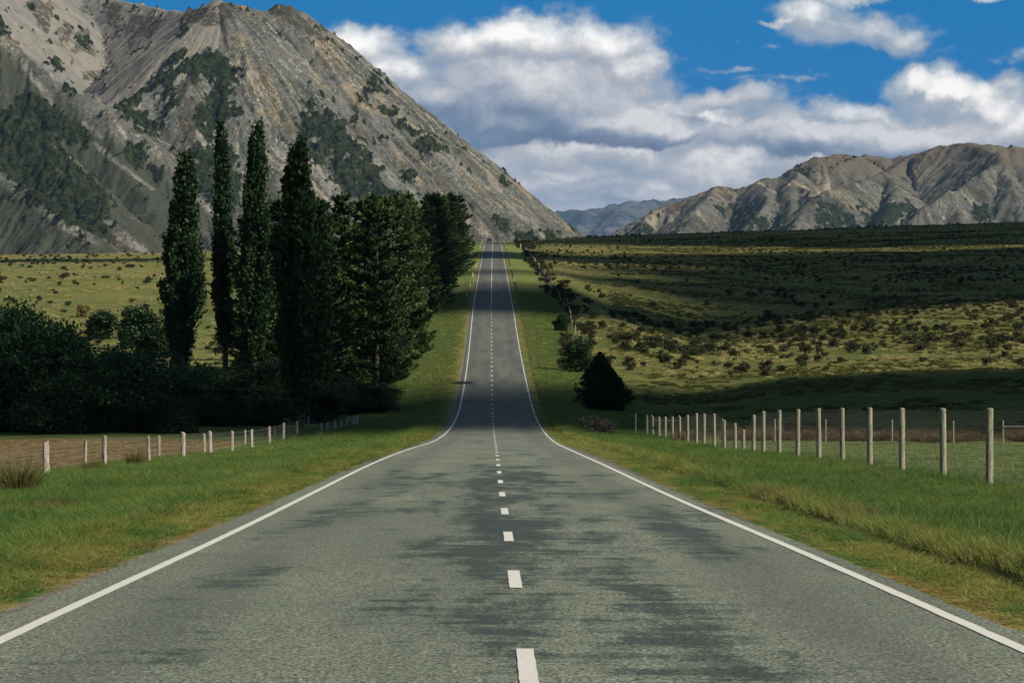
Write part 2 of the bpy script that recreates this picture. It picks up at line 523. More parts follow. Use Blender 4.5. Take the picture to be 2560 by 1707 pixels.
m_road, g = mat('chipseal_asphalt')
p = g.pos()
sp = g.n('ShaderNodeSeparateXYZ', None, i0=p)
grain = g.noise(p, 34, 4, .85)
grain2 = g.noise(p, 22, 3, .8)
big = g.noise(g.scalev(p, (.5, .08, 1)), 1.0, 4, .6)
basec = g.ramp(grain, [(.40, (.012, .016, .014)), (.5, (.120, .132, .118)), (.58, (.42, .44, .39))])
basec = g.mix(g.sm(grain2, .3, .7, 0, .25), basec, (.18, .18, .15))
basec = g.mix(g.sm(big, .35, .65, 0, .35), basec, (.085, .095, .088))
# flushed bitumen: feathery blotches strung along the wheel tracks and centre of the carriageway
bl = g.noise(g.scalev(p, (.85, .13, 1)), 1.15, 8, .74, .1)
bl2 = g.noise(g.scalev(p, (1, .12, 1)), .42, 3, .6, .0)
ax_ = g.m('ABSOLUTE', g.m('SUBTRACT', sp.outputs[0], .5))
centre = g.sm(ax_, 2.6, .3)
nearb = g.m('MULTIPLY', g.sm(sp.outputs[1], 120, 60), g.sm(sp.outputs[1], 14, 22, .35, 1))
rt = g.m('MULTIPLY', g.sm(g.m('ABSOLUTE', g.m('SUBTRACT', sp.outputs[0], 2.35)), .55, .1), g.m('MULTIPLY', g.sm(sp.outputs[1], 30, 34), g.sm(sp.outputs[1], 52, 42)))
lt = g.m('MULTIPLY', g.sm(g.m('ABSOLUTE', g.m('ADD', sp.outputs[0], 2.3)), .8, .1), nearb)
msk = g.m('ADD', g.m('MULTIPLY', centre, nearb), g.m('ADD', g.m('MULTIPLY', rt, .75), g.m('MULTIPLY', lt, .55)))
tear = g.noise(g.scalev(p, (.55, 1.3, 1), (5, 2, 0)), 1.3, 6, .7)
bl = g.m('ADD', bl, g.m('MULTIPLY', g.m('SUBTRACT', tear, .5), .62))
bb = g.m('ADD', g.m('ADD', bl, g.m('MULTIPLY', g.m('SUBTRACT', bl2, .5), .7)), g.m('MULTIPLY', msk, .19))
bleed = g.sm(g.m('ADD', bb, g.m('ADD', g.m('MULTIPLY', g.m('SUBTRACT', g.noise(p, 6, 5, .8), .5), .34), g.m('MULTIPLY', g.m('SUBTRACT', g.noise(p, 26, 3, .8), .5), .22))), .56, .74)
basec = g.mix(g.m('MULTIPLY', bleed, .74), basec, (.022, .030, .031))
basec = g.mix(1.0, basec, (.92, .98, .90), 'MULTIPLY')
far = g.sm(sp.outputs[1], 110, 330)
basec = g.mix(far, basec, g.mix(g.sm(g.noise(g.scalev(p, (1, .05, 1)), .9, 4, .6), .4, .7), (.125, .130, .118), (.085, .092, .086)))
track = g.sm(g.m('ABSOLUTE', g.m('SUBTRACT', g.m('ABSOLUTE', sp.outputs[0]), 2.4)), .6, .1, 0, .25)
basec = g.mix(track, basec, (.07, .075, .075))
rgh = g.m('SUBTRACT', .82, g.m('MULTIPLY', bleed, .34))
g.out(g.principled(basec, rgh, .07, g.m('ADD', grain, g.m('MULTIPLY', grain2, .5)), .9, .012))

m_paint, g = mat('road_paint')
p = g.pos()
n = g.noise(p, 60, 3, .8)
chip = g.sm(g.m('ADD', g.noise(p, 9, 6, .8), g.m('MULTIPLY', g.noise(g.scalev(p, (1, .3, 1)), 1.1, 3), .25)), .43, .51, 1, 0)
col = g.mix(g.m('MULTIPLY', chip, .85), g.ramp(n, [(.30, (.26, .26, .24)), (.45, (.56, .55, .52)), (.7, (.72, .71, .68))]), (.13, .135, .12))
g.out(g.principled(col, .7, .2, n, .5, .006))

road = road_strip('road', lambda d: cx(d) - 3.72, lambda d: cx(d) + 3.60, -75, 1600, 0, 9, m_road, wob=.05, seed=3)
tag(road, 'long straight grey asphalt country road dipping then climbing to the mountains', 'road', kind='structure')
HW = 3.345
for sgn in (-1, 1):
    e = road_strip('edge_line', lambda d: cx(d) + sgn * HW - .055 * (1 if 1 else 1), lambda d: cx(d) + sgn * HW + .055, -75, 1500, .006, 3, m_paint, road, wob=.006, seed=20 + sgn)
k = -7
while True:
    d1 = 20 + 10 * k; k += 1
    if d1 > 560: break
    if d1 < 5: continue
    wd = .055 if d1 < 200 else .065
    o = road_strip('centre_dash', lambda d: dashx(d) - wd, lambda d: dashx(d) + wd, d1 - 3, d1, .006, 3, m_paint, road, step=.25, wob=.006, seed=k + 50)
road_strip('centre_line', lambda d: dashx(d) - .07, lambda d: dashx(d) + .07, 562, 1500, .008, 3, m_paint, road)

# flat black sheets laid on the road across the left edge line
m_dark_patch, g = mat('dark_patch_surface')
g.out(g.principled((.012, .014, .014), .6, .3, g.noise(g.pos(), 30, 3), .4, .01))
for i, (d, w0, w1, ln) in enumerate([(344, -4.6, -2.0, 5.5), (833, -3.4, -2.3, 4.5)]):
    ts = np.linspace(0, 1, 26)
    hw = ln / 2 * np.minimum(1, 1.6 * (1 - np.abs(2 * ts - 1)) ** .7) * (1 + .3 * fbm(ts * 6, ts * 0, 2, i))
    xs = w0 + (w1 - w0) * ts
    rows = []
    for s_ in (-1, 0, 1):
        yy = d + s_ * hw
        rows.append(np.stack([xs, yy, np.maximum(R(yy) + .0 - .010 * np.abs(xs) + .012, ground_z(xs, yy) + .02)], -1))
    tp = mesh_np('dark_patch', np.array(rows).reshape(-1, 3), grid_faces(3, 26), m_dark_patch)
    tag(tp, ['black patch across the left edge line in the dip', 'small far black patch in the left lane of the climb'][i], 'road patch', kind='structure')


# ------------------------------------------------------------------ mountains
def poly_mask(px, py, poly, soft=0):
    x = np.asarray(px); y = np.asarray(py)
    ins = np.zeros(x.shape, bool)
    n = len(poly)
    for i in range(n):
        x1, y1 = poly[i]; x2, y2 = poly[(i + 1) % n]
        c = ((y1 > y) != (y2 > y)) & (x < (x2 - x1) * (y - y1) / ((y2 - y1) if y2 != y1 else 1e-9) + x1)
        ins ^= c
    return ins.astype(float)


def ridges_height(X, Y, ridges, base=0):
    """talus surface: the highest of the slopes that fall from each ridge polyline; returns z, along-fall coordinate, distance, id"""
    Hh = np.full(X.shape, -1e9); Sx = np.zeros(X.shape); T = np.zeros(X.shape); I = np.zeros(X.shape)
    for ri, (pts, k) in enumerate(ridges):
        P3 = [P(*q) for q in pts]
        acc = 0.0
        for a, b in zip(P3[:-1], P3[1:]):
            dx, dy = b.x - a.x, b.y - a.y
            L2 = dx * dx + dy * dy; L = math.sqrt(L2)
            t = np.clip(((X - a.x) * dx + (Y - a.y) * dy) / L2, 0, 1)
            dist = np.hypot(X - (a.x + t * dx), Y - (a.y + t * dy))
            z = a.z + (b.z - a.z) * t - k * (np.sqrt(dist ** 2 + 64) - 8)
            s = acc + t * L
            slope = (b.z - a.z) / L
            side = np.sign((X - a.x) * dy - (Y - a.y) * dx)
            sf = s + dist * max(-1.3, min(1.3, slope / k)) + side * 5000
            m = z > Hh
            Hh = np.where(m, z, Hh); Sx = np.where(m, sf + ri * 7000, Sx); T = np.where(m, dist, T); I = np.where(m, ri, I)
            acc += L
    return Hh, Sx, T, I


def fall_streaks(Z, seed):
    """noise smeared along the fall line of the surface: fine and coarse, unit variance"""
    r_ = np.random.default_rng(seed)
    ny, nx = Z.shape
    zs = Z.copy()
    for _ in range(3):
        zs[1:-1, 1:-1] = (zs[1:-1, 1:-1] * 2 + zs[:-2, 1:-1] + zs[2:, 1:-1] + zs[1:-1, :-2] + zs[1:-1, 2:]) / 6
    gy, gx = np.gradient(zs)
    L = np.hypot(gx, gy) + 1e-6
    gx /= L; gy /= L
    n1 = r_.random((ny, nx)).astype(np.float32)
    c = r_.random((ny // 4 + 2, nx // 4 + 2)).astype(np.float32)
    n2 = np.kron(c, np.ones((4, 4), np.float32))[:ny, :nx]
    for _ in range(3): n2 = (n2 * 2 + np.roll(n2, 1, 0) + np.roll(n2, -1, 0) + np.roll(n2, 1, 1) + np.roll(n2, -1, 1)) / 6
    iy, ix = np.mgrid[0:ny, 0:nx].astype(np.float32)
    a1 = n1.copy(); a2 = n2.copy()
    for sg in (1, -1):
        y = iy.copy(); x = ix.copy()
        for k in range(56):
            yi = np.clip(y + .5, 0, ny - 1).astype(np.int32); xi = np.clip(x + .5, 0, nx - 1).astype(np.int32)
            y += sg * gy[yi, xi]; x += sg * gx[yi, xi]
            yi = np.clip(y + .5, 0, ny - 1).astype(np.int32); xi = np.clip(x + .5, 0, nx - 1).astype(np.int32)
            if k < 18: a1 += n1[yi, xi]
            a2 += n2[yi, xi]
    return (a1 - a1.mean()) / a1.std(), (a2 - a2.mean()) / a2.std()


def mountain(name, x0, x1, y0, y1, step, ridges, forest, blobs, material, label, rib=1.0, fh=5.0, extra=None, rsc=1.0):
    nx = int((x1 - x0) / step); ny = int((y1 - y0) / step)
    X, Y = np.meshgrid(np.linspace(x0, x1, nx), np.linspace(y0, y1, ny))
    wx = X + 10 * rib * fbm(X / 90., Y / 90., 3, 41); wy = Y + 10 * rib * fbm(X / 90., Y / 90., 3, 47)
    Z, Sx, T, I = ridges_height(wx, wy, ridges)
    grow = sstep(T, 0, 60 * rib)
    f1, f2 = fall_streaks(Z, 5)
    r1 = -np.abs(f2) * .8 + .5; r2 = np.tanh(f1 * .8)
    rough = fbm(X / (22 * rib), Y / (22 * rib), 4, 71)
    smooth = extra(X, Y, Z) if extra is not None else np.zeros(X.shape)
    am = 1 - .8 * smooth
    Z = Z + rib * am * ((.25 + .75 * grow) * (np.tanh(f2 * .7) * 6.5 * rsc) + (.3 + .7 * grow) * r2 * .8 * rsc + rough * 4.5 / rsc ** .5)
    rocky = sstep(fbm(X / (70. * rib), Y / (70. * rib), 3, 77), -.25, .25)
    Z = Z + rib * am * rocky * 4.0 * (.55 - np.abs(fbm(X / (15. * rib), Y / (15. * rib), 3, 78)) * 2)
    Z = Z + rib * am * 1.6 * fbm(X / (5 * rib), Y / (5 * rib), 3, 73) * (.4 + .6 * (rough > 0))
    px = X0 + X / Y * F; py = Y0 - (Z - H) / Y * F
    jx = px + 9 * fbm(X / 14., Y / 14., 3, 81) ; jy = py + 9 * fbm(X / 14., Y / 14., 3, 83)
    jx = jx + 5 * fbm(X / 5., Y / 5., 2, 85); jy = jy + 5 * fbm(X / 5., Y / 5., 2, 87)
    fm = None
    kx = px + 46 * fbm(X / 45., Y / 45., 3, 181); ky = py + 46 * fbm(X / 45., Y / 45., 3, 183)
    gx_, gy_ = np.meshgrid(np.arange(-420, 2700, 3.0), np.arange(-60, 640, 3.0))
    mk = np.zeros(gx_.shape)
    for pl in forest: mk = np.maximum(mk, poly_mask(gx_, gy_, pl))
    for (bx, by, br) in blobs: mk = np.maximum(mk, sstep(np.hypot((gx_ - bx) / 1.15, gy_ - by), br * 1.1, br * .9))
    wide = mk.copy()
    for k_ in range(46):
        wide[1:-1, 1:-1] = (wide[1:-1, 1:-1] + wide[:-2, 1:-1] + wide[2:, 1:-1] + wide[1:-1, :-2] + wide[1:-1, 2:]) / 5
        if k_ == 4: mk = wide.copy()
    def look(im, qx, qy):
        return im[np.clip((qy + 60) / 3, 0, im.shape[0] - 1).astype(int), np.clip((qx + 420) / 3, 0, im.shape[1] - 1).astype(int)]
    cl = .6 * fbm(X / (16. * rib), Y / (16. * rib), 2, 93) + .9 * (vnoise(X / (6.5 * rib), Y / (6.5 * rib), 95) - .5)
    den_ = np.maximum(look(mk, jx, jy) * 1.0, look(wide, jx, jy) * .9 - .0)
    fm = sstep(den_ + cl * .95, .52, .62)
    if not len(forest): fm = fm * 0
    crown = np.abs(fbm(X / (7. * rib), Y / (7. * rib), 2, 91)) * 2
    Z = Z + fm * (fh * (1 - .8 * crown))
    nz = np.gradient(Z, step); steep = np.hypot(nz[0], nz[1])
    V_ = np.stack([X, Y, Z], -1).reshape(-1, 3)
    st = np.stack([f1, f2, T], -1).reshape(-1, 3)
    o = mesh_np(name, V_, grid_faces(ny, nx), material, True, None, {'forest': fm.ravel(), 'st': st, 'rocky': rocky.ravel(), 'range': np.full(X.size, 1.0 if rib > 1.1 else 0.0), 'smoothrock': np.maximum(smooth, pale_mask(jx, jy) * sstep(fbm(X / 9., Y / 9., 4, 301) + .35 * np.tanh(f1), -.35, .15) if extra is not None else 0).ravel(), 'hollow': (r2 * .5 + r1 * .5).ravel()})
    tag(o, label, None, None, 'structure')
    return o


def q1(l): return [(x / 2.586, y / 2.586) for x, y in l]
def q2(l): return [(x / 2.586 + 643.2, y / 2.586) for x, y in l]
def q3(l): return [(x * .4531 + 1286.3, y * .4531) for x, y in l]


FOREST_L = [
 q1([(1000, 410), (1130, 350), (1310, 310), (1370, 330), (1380, 430), (1440, 500), (1440, 560), (1340, 540), (1230, 480), (1150, 500), (1080, 430), (1010, 450), (1060, 640), (1000, 640), (930, 540), (870, 560), (790, 600), (780, 650), (870, 700), (960, 740), (1020, 800), (1000, 850), (900, 790), (800, 740), (680, 650), (800, 580)]),
 q1([(1190, 620), (1240, 560), (1330, 550), (1350, 620), (1330, 720), (1280, 700), (1190, 640)]),
 q1([(1110, 900), (1180, 890), (1290, 900), (1380, 860), (1420, 1000), (1400, 1300), (1290, 1250), (1150, 1130), (1130, 1000)]),
 q1([(1020, 330), (1100, 290), (1120, 320), (1040, 360), (980, 370)]),
 q1([(0, 690), (90, 680), (190, 720), (310, 830), (430, 950), (530, 1050), (600, 1120), (660, 1200), (630, 1310), (640, 1400), (540, 1400), (430, 1370), (300, 1270), (180, 1180), (60, 1060), (0, 1010), (-400, 900), (-400, 600)]),
 q1([(80, 600), (230, 590), (330, 660), (430, 720), (540, 800), (560, 860), (520, 870), (430, 860), (330, 810), (240, 740), (170, 690), (100, 680)]),
 q1([(750, 870), (850, 900), (930, 1000), (960, 1060), (900, 1050), (800, 980), (750, 930)]),
 q1([(-50, 90), (0, 100), (60, 190), (75, 250), (0, 215), (-60, 180)]),
 q1([(370, 510), (470, 560), (440, 560), (380, 530)]),
 q1([(1190, 640), (1250, 640), (1300, 760), (1260, 860), (1190, 870), (1210, 760)]),
 q2([(110, 710), (180, 690), (240, 640), (330, 680), (390, 780), (480, 860), (540, 940), (600, 1010), (620, 1090), (660, 1170), (560, 1180), (430, 1180), (370, 1110), (300, 1020), (220, 1000), (150, 920), (95, 810), (140, 800)]),
 q2([(770, 860), (830, 820), (900, 820), (980, 880), (1000, 920), (930, 910), (860, 920)]),
 q2([(580, 640), (640, 640), (710, 670), (700, 690), (600, 680)]),
 q2([(1260, 1310), (1340, 1320), (1380, 1370), (1330, 1390), (1270, 1350)]),
 q2([(1370, 1395), (1500, 1385), (1530, 1430), (1380, 1440)]),
 q2([(1560, 1350), (1600, 1370), (1660, 1420), (1590, 1420)]),
 q2([(500, 1180), (700, 1160), (800, 1230), (700, 1260), (500, 1260)])]
BL = [(x / 2.586 + 643.2, y / 2.586, r / 2.4) for x, y, r in [(520, 540, 22), (515, 590, 20), (715, 735, 30), (770, 770, 18), (455, 655, 20), (440, 710, 20), (490, 735, 18), (190, 605, 20), (187, 645, 25), (770, 1040, 32), (600, 820, 15), (1320, 1090, 20), (1350, 1110, 12), (560, 470, 30), (600, 510, 20), (165, 490, 14), (640, 840, 14)]]
BL += [(x / 2.586, y / 2.586, r / 2.4) for x, y, r in [(1400, 420, 25), (1440, 430, 16), (1300, 590, 30), (1260, 560, 16), (1340, 630, 14), (1380, 690, 40), (1230, 700, 50), (1320, 720, 30), (1660, 560, 12), (1100, 190, 16), (1240, 170, 12), (500, 250, 30), (310, 370, 24), (340, 400, 20), (150, 560, 24), (200, 600, 30)]]

RIDGES_L = [
 ([(510, 4, 4500), (560, 17, 4530), (620, 31, 4560), (640, 18, 4570), (680, 35, 4590), (760, 100, 4640), (850, 172, 4690), (960, 266, 4760), (1050, 333, 4820), (1150, 412, 4880), (1250, 490, 4930), (1345, 548, 4980), (1500, 660, 5060)], .80),
 ([(510, 4, 4500), (470, 14, 4600), (430, 31, 4750), (340, 17, 4950), (270, 0, 5050), (160, -40, 5150), (60, -80, 5050), (-60, -110, 4850), (-200, -90, 4650), (-500, -20, 4500)], .80),
 ([(-500, -40, 4350), (-200, -10, 4250), (0, 84, 4150), (60, 128, 4120), (155, 201, 4080), (251, 247, 4040), (387, 348, 3980), (500, 440, 3930), (620, 545, 3880), (720, 640, 3850)], .78),
 ([(505, 20, 4490), (505, 116, 4400), (440, 150, 4350), (400, 170, 4330), (330, 214, 4300), (266, 252, 4270), (190, 320, 4240)], .95),
 ([(505, 116, 4400), (545, 240, 4280), (600, 380, 4150), (690, 520, 4020), (760, 620, 3950)], .75),
 ([(440, 150, 4350), (425, 250, 4240), (470, 360, 4120), (540, 480, 4000), (600, 590, 3920)], .85),
 ([(640, 20, 4568), (700, 160, 4470), (790, 330, 4350), (900, 500, 4220), (960, 600, 4150)], .80),
 ([(850, 172, 4690), (930, 320, 4590), (1030, 470, 4480), (1100, 580, 4400)], .80),
 ([(1050, 333, 4820), (1120, 450, 4730), (1190, 560, 4640)], .80),
 ([(-500, 120, 3900), (-200, 260, 3850), (0, 405, 3700), (60, 440, 3650), (150, 512, 3560), (240, 585, 3480), (320, 660, 3420)], .70),
 ([(-300, 120, 4100), (-100, 190, 3960), (20, 270, 3880), (160, 400, 3760), (280, 520, 3660), (360, 620, 3600)], .75),
 ([(250, 247, 4040), (290, 370, 3930), (370, 500, 3800), (430, 610, 3720)], .78)]


PALE = [q1(l) for l in [[(190, 715), (310, 835), (430, 950), (520, 1045), (505, 1050), (410, 955), (300, 860), (190, 740)], [(540, 830), (620, 880), (750, 990), (930, 1130), (900, 1130), (740, 1015), (600, 910)], [(600, 1300), (660, 1310), (780, 1400), (900, 1500), (820, 1495), (700, 1420)],
 [(470, 700), (540, 740), (620, 820), (600, 830), (530, 780), (480, 730)], [(1150, 1140), (1200, 1180), (1400, 1380), (1380, 1390), (1240, 1270), (1150, 1170)], [(1400, 980), (1450, 1010), (1480, 1080), (1430, 1080)],
 [(1630, 850), (1680, 880), (1760, 1000), (1720, 1020), (1660, 940)], [(1830, 900), (1900, 1000), (2010, 1180), (2100, 1300), (1900, 1240), (1850, 1100), (1800, 980)], [(100, 310), (170, 370), (230, 470), (300, 560), (350, 680), (330, 660), (250, 560), (170, 460), (110, 370)],
 [(1340, 190), (1420, 300), (1520, 450), (1600, 600), (1580, 610), (1480, 480), (1400, 370), (1350, 280)], [(1040, 440), (1080, 440), (1060, 500), (1030, 560), (1010, 480)], [(1160, 740), (1220, 740), (1190, 800), (1160, 870), (1150, 800)], [(1230, 500), (1300, 490), (1290, 560), (1250, 620), (1210, 590)]]]
PALE += [q2(l) for l in [[(540, 930), (600, 950), (700, 1060), (830, 1170), (800, 1180), (680, 1100)], [(90, 820), (130, 900), (220, 1010), (300, 1040), (430, 1180), (380, 1190), (250, 1100), (100, 960)], [(1200, 1010), (1300, 1100), (1450, 1250), (1640, 1410), (1560, 1410), (1400, 1270), (1250, 1110)],
 [(880, 1100), (960, 1160), (1100, 1290), (1250, 1400), (1210, 1400), (1060, 1290)], [(620, 860), (680, 880), (740, 950), (700, 960)], [(1000, 900), (1100, 990), (1250, 1130), (1240, 1140), (1080, 1010)], [(700, 1010), (760, 1080), (860, 1180), (830, 1180), (740, 1090)]]]


def pale_mask(jx, jy):
    m = np.zeros(np.shape(jx))
    for pl in PALE: m = np.maximum(m, poly_mask(jx, jy, pl))
    return m


def scree_bowl(X, Y, Z):
    px = X0 + X / Y * F; py = Y0 - (Z - H) / Y * F
    m = poly_mask(px, py, [(-400, -200), (520, -50), (505, 60), (500, 110), (420, 150), (340, 200), (262, 252), (150, 195), (0, 80), (-400, -60)])
    return m * .9


m_rock, g = mat('greywacke_scree')
p = g.pos()
st = g.attr('st', 'Vector')
sst = g.n('ShaderNodeSeparateXYZ', None, i0=st)
streak2 = g.m('ADD', g.m('MULTIPLY', sst.outputs[0], .10), g.m('ADD', .5, g.m('MULTIPLY', g.m('SUBTRACT', g.noise(p, .30, 4, .7), .5), .3)))
streak = g.m('ADD', g.m('MULTIPLY', sst.outputs[1], .08), g.m('ADD', .5, g.m('MULTIPLY', g.m('SUBTRACT', g.noise(p, .08, 5, .65), .5), .5)))
blot = g.noise(p, .012, 5, .6)
spk = g.noise(p, .16, 5, .75)
spk2 = g.noise(p, .45, 3, .8)
smr = g.attr('smoothrock')
grey = g.mix(g.sm(spk, .38, .64), (.085, .092, .090), (.185, .19, .172))
tan = g.mix(spk, (.18, .15, .11), (.33, .27, .19))
c = g.mix(g.m('MULTIPLY', g.sm(streak, .55, .63), g.sm(blot, .44, .58)), grey, tan)
c = g.mix(g.m('MULTIPLY', g.sm(streak2, .61, .69), .75), c, (.37, .32, .24))
dark = g.m('MULTIPLY', g.sm(g.m('ADD', g.m('MULTIPLY', spk2, .6), g.m('MULTIPLY', streak2, .4)), .53, .46), g.m('MAXIMUM', g.sm(g.noise(p, .022, 5, .7), .52, .42, .18, 1.0), g.m('MULTIPLY', g.attr('rocky'), .9)))
c = g.mix(dark, c, (.045, .047, .036))
brn = g.m('MULTIPLY', g.sm(g.noise(p, .02, 4, .6), .5, .62), g.sm(spk, .44, .56))
c = g.mix(g.m('MULTIPLY', brn, .55), c, (.095, .075, .05))
scree = g.mix(g.sm(streak, .38, .62), (.170, .172, .166), (.25, .228, .195))
scree = g.mix(g.m('MULTIPLY', g.sm(g.m('ADD', g.m('MULTIPLY', streak2, .35), g.m('MULTIPLY', g.noise(p, .035, 5, .65), .65)), .56, .61), .8), scree, (.075, .06, .045))
c = g.mix(smr, c, scree)
brush = g.m('MULTIPLY', g.attr('brush'), g.sm(g.m('ADD', g.m('MULTIPLY', g.noise(p, .13, 4, .75), .75), g.m('MULTIPLY', streak2, .25)), .43, .50))
c = g.mix(g.m('MULTIPLY', brush, .9), c, (.055, .048, .034))
zz_ = g.n('ShaderNodeSeparateXYZ', None, i0=p).outputs[2]
c = g.mix(g.m('MULTIPLY', g.attr('range'), g.sm(g.m('ADD', zz_, g.m('MULTIPLY', g.noise(p, .008, 4), 160)), 385, 460)), c, g.mix(spk, (.098, .088, .072), (.160, .140, .112)))
c = g.mix(g.m('MULTIPLY', g.attr('range'), .8), c, g.mix(1, c, (.88, .84, .78), 'MULTIPLY'))
low = g.attr('lowveg')
c = g.mix(g.m('MULTIPLY', low, g.sm(g.m('ADD', g.m('MULTIPLY', spk, .5), g.m('MULTIPLY', streak, .5)), .70, .53)), c, (.050, .055, .040))
fcol = g.mix(g.sm(g.m('ADD', g.m('MULTIPLY', spk2, .5), g.m('MULTIPLY', g.noise(p, .11, 3, .6), .5)), .42, .58), (.004, .008, .005), (.034, .044, .020))
c = g.mix(g.sm(g.m('ADD', g.attr('forest'), g.m('MULTIPLY', g.m('SUBTRACT', spk2, .5), .5)), .35, .6), c, fcol)
bm = g.m('ADD', g.m('MULTIPLY', spk, 1.0), g.m('ADD', g.m('MULTIPLY', streak2, .9), g.m('MULTIPLY', spk2, .4)))
g.out(g.principled(c, .95, .05, bm, .8, 3.5))

mtn = mountain('mountain', -1300, 330, 3350, 5300, 2.5, RIDGES_L, FOREST_L, BL, m_rock,
               'steep grey scree mountain with dark beech forest patches left of the road', 1.0, 8.0, scree_bowl)
co_ = np.empty(len(mtn.data.vertices) * 3, np.float32); mtn.data.vertices.foreach_get('co', co_); co_ = co_.reshape(-1, 3)
px_ = X0 + co_[:, 0] / co_[:, 1] * F; py_ = Y0 - (co_[:, 2] - H) / co_[:, 1] * F
lv = sstep(py_ - (px_ * .80 + 70), 0, 70) * sstep(px_, 640, 480) + .35 * sstep(py_, 330, 520)
lv = lv * (1 - .9 * poly_mask(px_ + 6 * fbm(co_[:, 0] / 12., co_[:, 1] / 12., 2, 5), py_, [(-300, 260), (0, 398), (70, 440), (160, 505), (240, 560), (225, 566), (140, 525), (60, 462), (0, 425), (-300, 300)]))
lv = np.clip(lv, 0, 1) * (1 - .9 * pale_mask(px_, py_))
BR = [q1(l) for l in [[(150, 0), (270, 0), (300, 120), (300, 210), (255, 190), (200, 100)], [(300, 0), (330, 60), (310, 120), (280, 40)], [(340, 180), (400, 140), (450, 150), (440, 200), (400, 300), (350, 250)], [(470, 190), (520, 170), (555, 290), (580, 340), (510, 320), (445, 300), (450, 230)],
 [(480, 50), (550, 50), (550, 75), (500, 80)], [(630, 10), (720, 30), (700, 190), (640, 140), (615, 60)], [(780, 100), (985, 110), (950, 160), (890, 240), (820, 220), (775, 310), (745, 200)], [(610, 310), (640, 300), (700, 390), (690, 415), (620, 390)], [(480, 430), (610, 420), (610, 450), (540, 495), (500, 470)],
 [(415, 320), (450, 400), (430, 400)], [(700, 190), (720, 220), (700, 240)], [(1080, 460), (1160, 600), (1190, 700), (1150, 870), (1090, 830), (1060, 700), (1040, 560)], [(1100, 60), (1350, 20), (1420, 60), (1330, 140), (1240, 160), (1150, 150), (1050, 170)], [(1580, 60), (1700, 50), (1850, 160), (1980, 260), (1900, 240), (1700, 130), (1620, 90)]]]
bx_ = px_ + 7 * fbm(co_[:, 0] / 9., co_[:, 2] / 14., 3, 7); by_ = py_ + 7 * fbm(co_[:, 0] / 9., co_[:, 2] / 14., 3, 9)
br = np.zeros(len(px_))
for pl in BR: br = np.maximum(br, poly_mask(bx_, by_, pl))
a_ = mtn.data.attributes.new('brush', 'FLOAT', 'POINT'); a_.data.foreach_set('value', br.astype(np.float32))
a_ = mtn.data.attributes.new('lowveg', 'FLOAT', 'POINT'); a_.data.foreach_set('value', lv.astype(np.float32))

# right-hand range
FOREST_R = [q3(l) for l in [
 [(880, 1110), (900, 1050), (960, 1040), (990, 1090), (1050, 1100), (1060, 1160), (880, 1165)],
 [(1060, 1100), (1120, 1090), (1190, 1130), (1200, 1160), (1080, 1165)],
 [(1290, 1060), (1330, 1020), (1400, 1030), (1450, 1080), (1500, 1120), (1500, 1160), (1300, 1160)],
 [(1490, 1050), (1520, 1020), (1560, 1050), (1540, 1090)],
 [(1520, 1150), (1560, 1090), (1620, 1050), (1680, 1020), (1740, 1080), (1700, 1140)],
 [(1710, 1050), (1770, 1000), (1810, 1060), (1790, 1110), (1740, 1100)],
 [(2080, 1090), (2100, 1040), (2160, 1020), (2180, 1080), (2160, 1120), (2090, 1125)],
 [(840, 1040), (880, 1020), (880, 1080), (850, 1060)],
 [(1230, 970), (1260, 980), (1270, 1010), (1240, 1000)],
 [(380, 1180), (430, 1130), (470, 1160), (480, 1190)],
 [(1200, 830), (1235, 830), (1260, 880), (1220, 880)],
 [(790, 1050), (820, 1030), (850, 1080), (800, 1100)]]]
RIDGES_R = [
 ([(1300, 600, 8200), (1400, 545, 8200), (1480, 502, 8250), (1560, 466, 8300), (1650, 432, 8300), (1690, 436, 8320), (1740, 413, 8350), (1800, 403, 8380), (1830, 384, 8400), (1880, 365, 8430), (1930, 358, 8500), (2000, 362, 8600), (2060, 368, 8650), (2100, 358, 8600), (2160, 340, 8500), (2220, 332, 8450), (2300, 337, 8450), (2400, 340, 8450), (2700, 330, 8500), (3300, 380, 8500)], .62),
 ([(2100, 362, 8600), (2040, 395, 8350), (1980, 420, 8150), (1900, 440, 8000), (1850, 480, 7850), (1810, 530, 7720)], .7),
 ([(2306, 363, 8050), (2240, 405, 7950), (2180, 445, 7850), (2120, 480, 7780), (2060, 530, 7700), (2000, 570, 7650)], .75),
 ([(2306, 363, 8050), (2352, 385, 8000), (2450, 420, 7900), (2600, 480, 7800)], .8),
 ([(2220, 332, 8450), (2290, 350, 8200), (2306, 363, 8050), (2330, 440, 7850), (2340, 530, 7700)], .75),
 ([(1650, 432, 8300), (1600, 480, 8050), (1560, 530, 7900), (1530, 570, 7850)], .7),
 ([(1740, 413, 8350), (1760, 450, 8050), (1740, 500, 7900), (1720, 560, 7800)], .8),
 ([(1800, 403, 8380), (1860, 450, 8050), (1900, 500, 7880), (1930, 560, 7750)], .8),
 ([(1830, 384, 8400), (1810, 440, 8100), (1820, 500, 7850), (1820, 560, 7720)], .85),
 ([(2040, 395, 8350), (2060, 440, 8080), (2040, 500, 7850), (2030, 570, 7700)], .85),
 ([(1480, 502, 8250), (1470, 540, 8050), (1440, 580, 7950)], .7),
 ([(2180, 445, 7850), (2210, 490, 7750), (2230, 550, 7650)], .85)]
rng_r = mountain('hills', 120, 2400, 7350, 9000, 4.5, RIDGES_R, FOREST_R, [], m_rock,
                 'bare tan and grey mountain range beyond the plain on the right', 1.35, 7.0, None, 2.0)
rng_r.name = 'mountain'

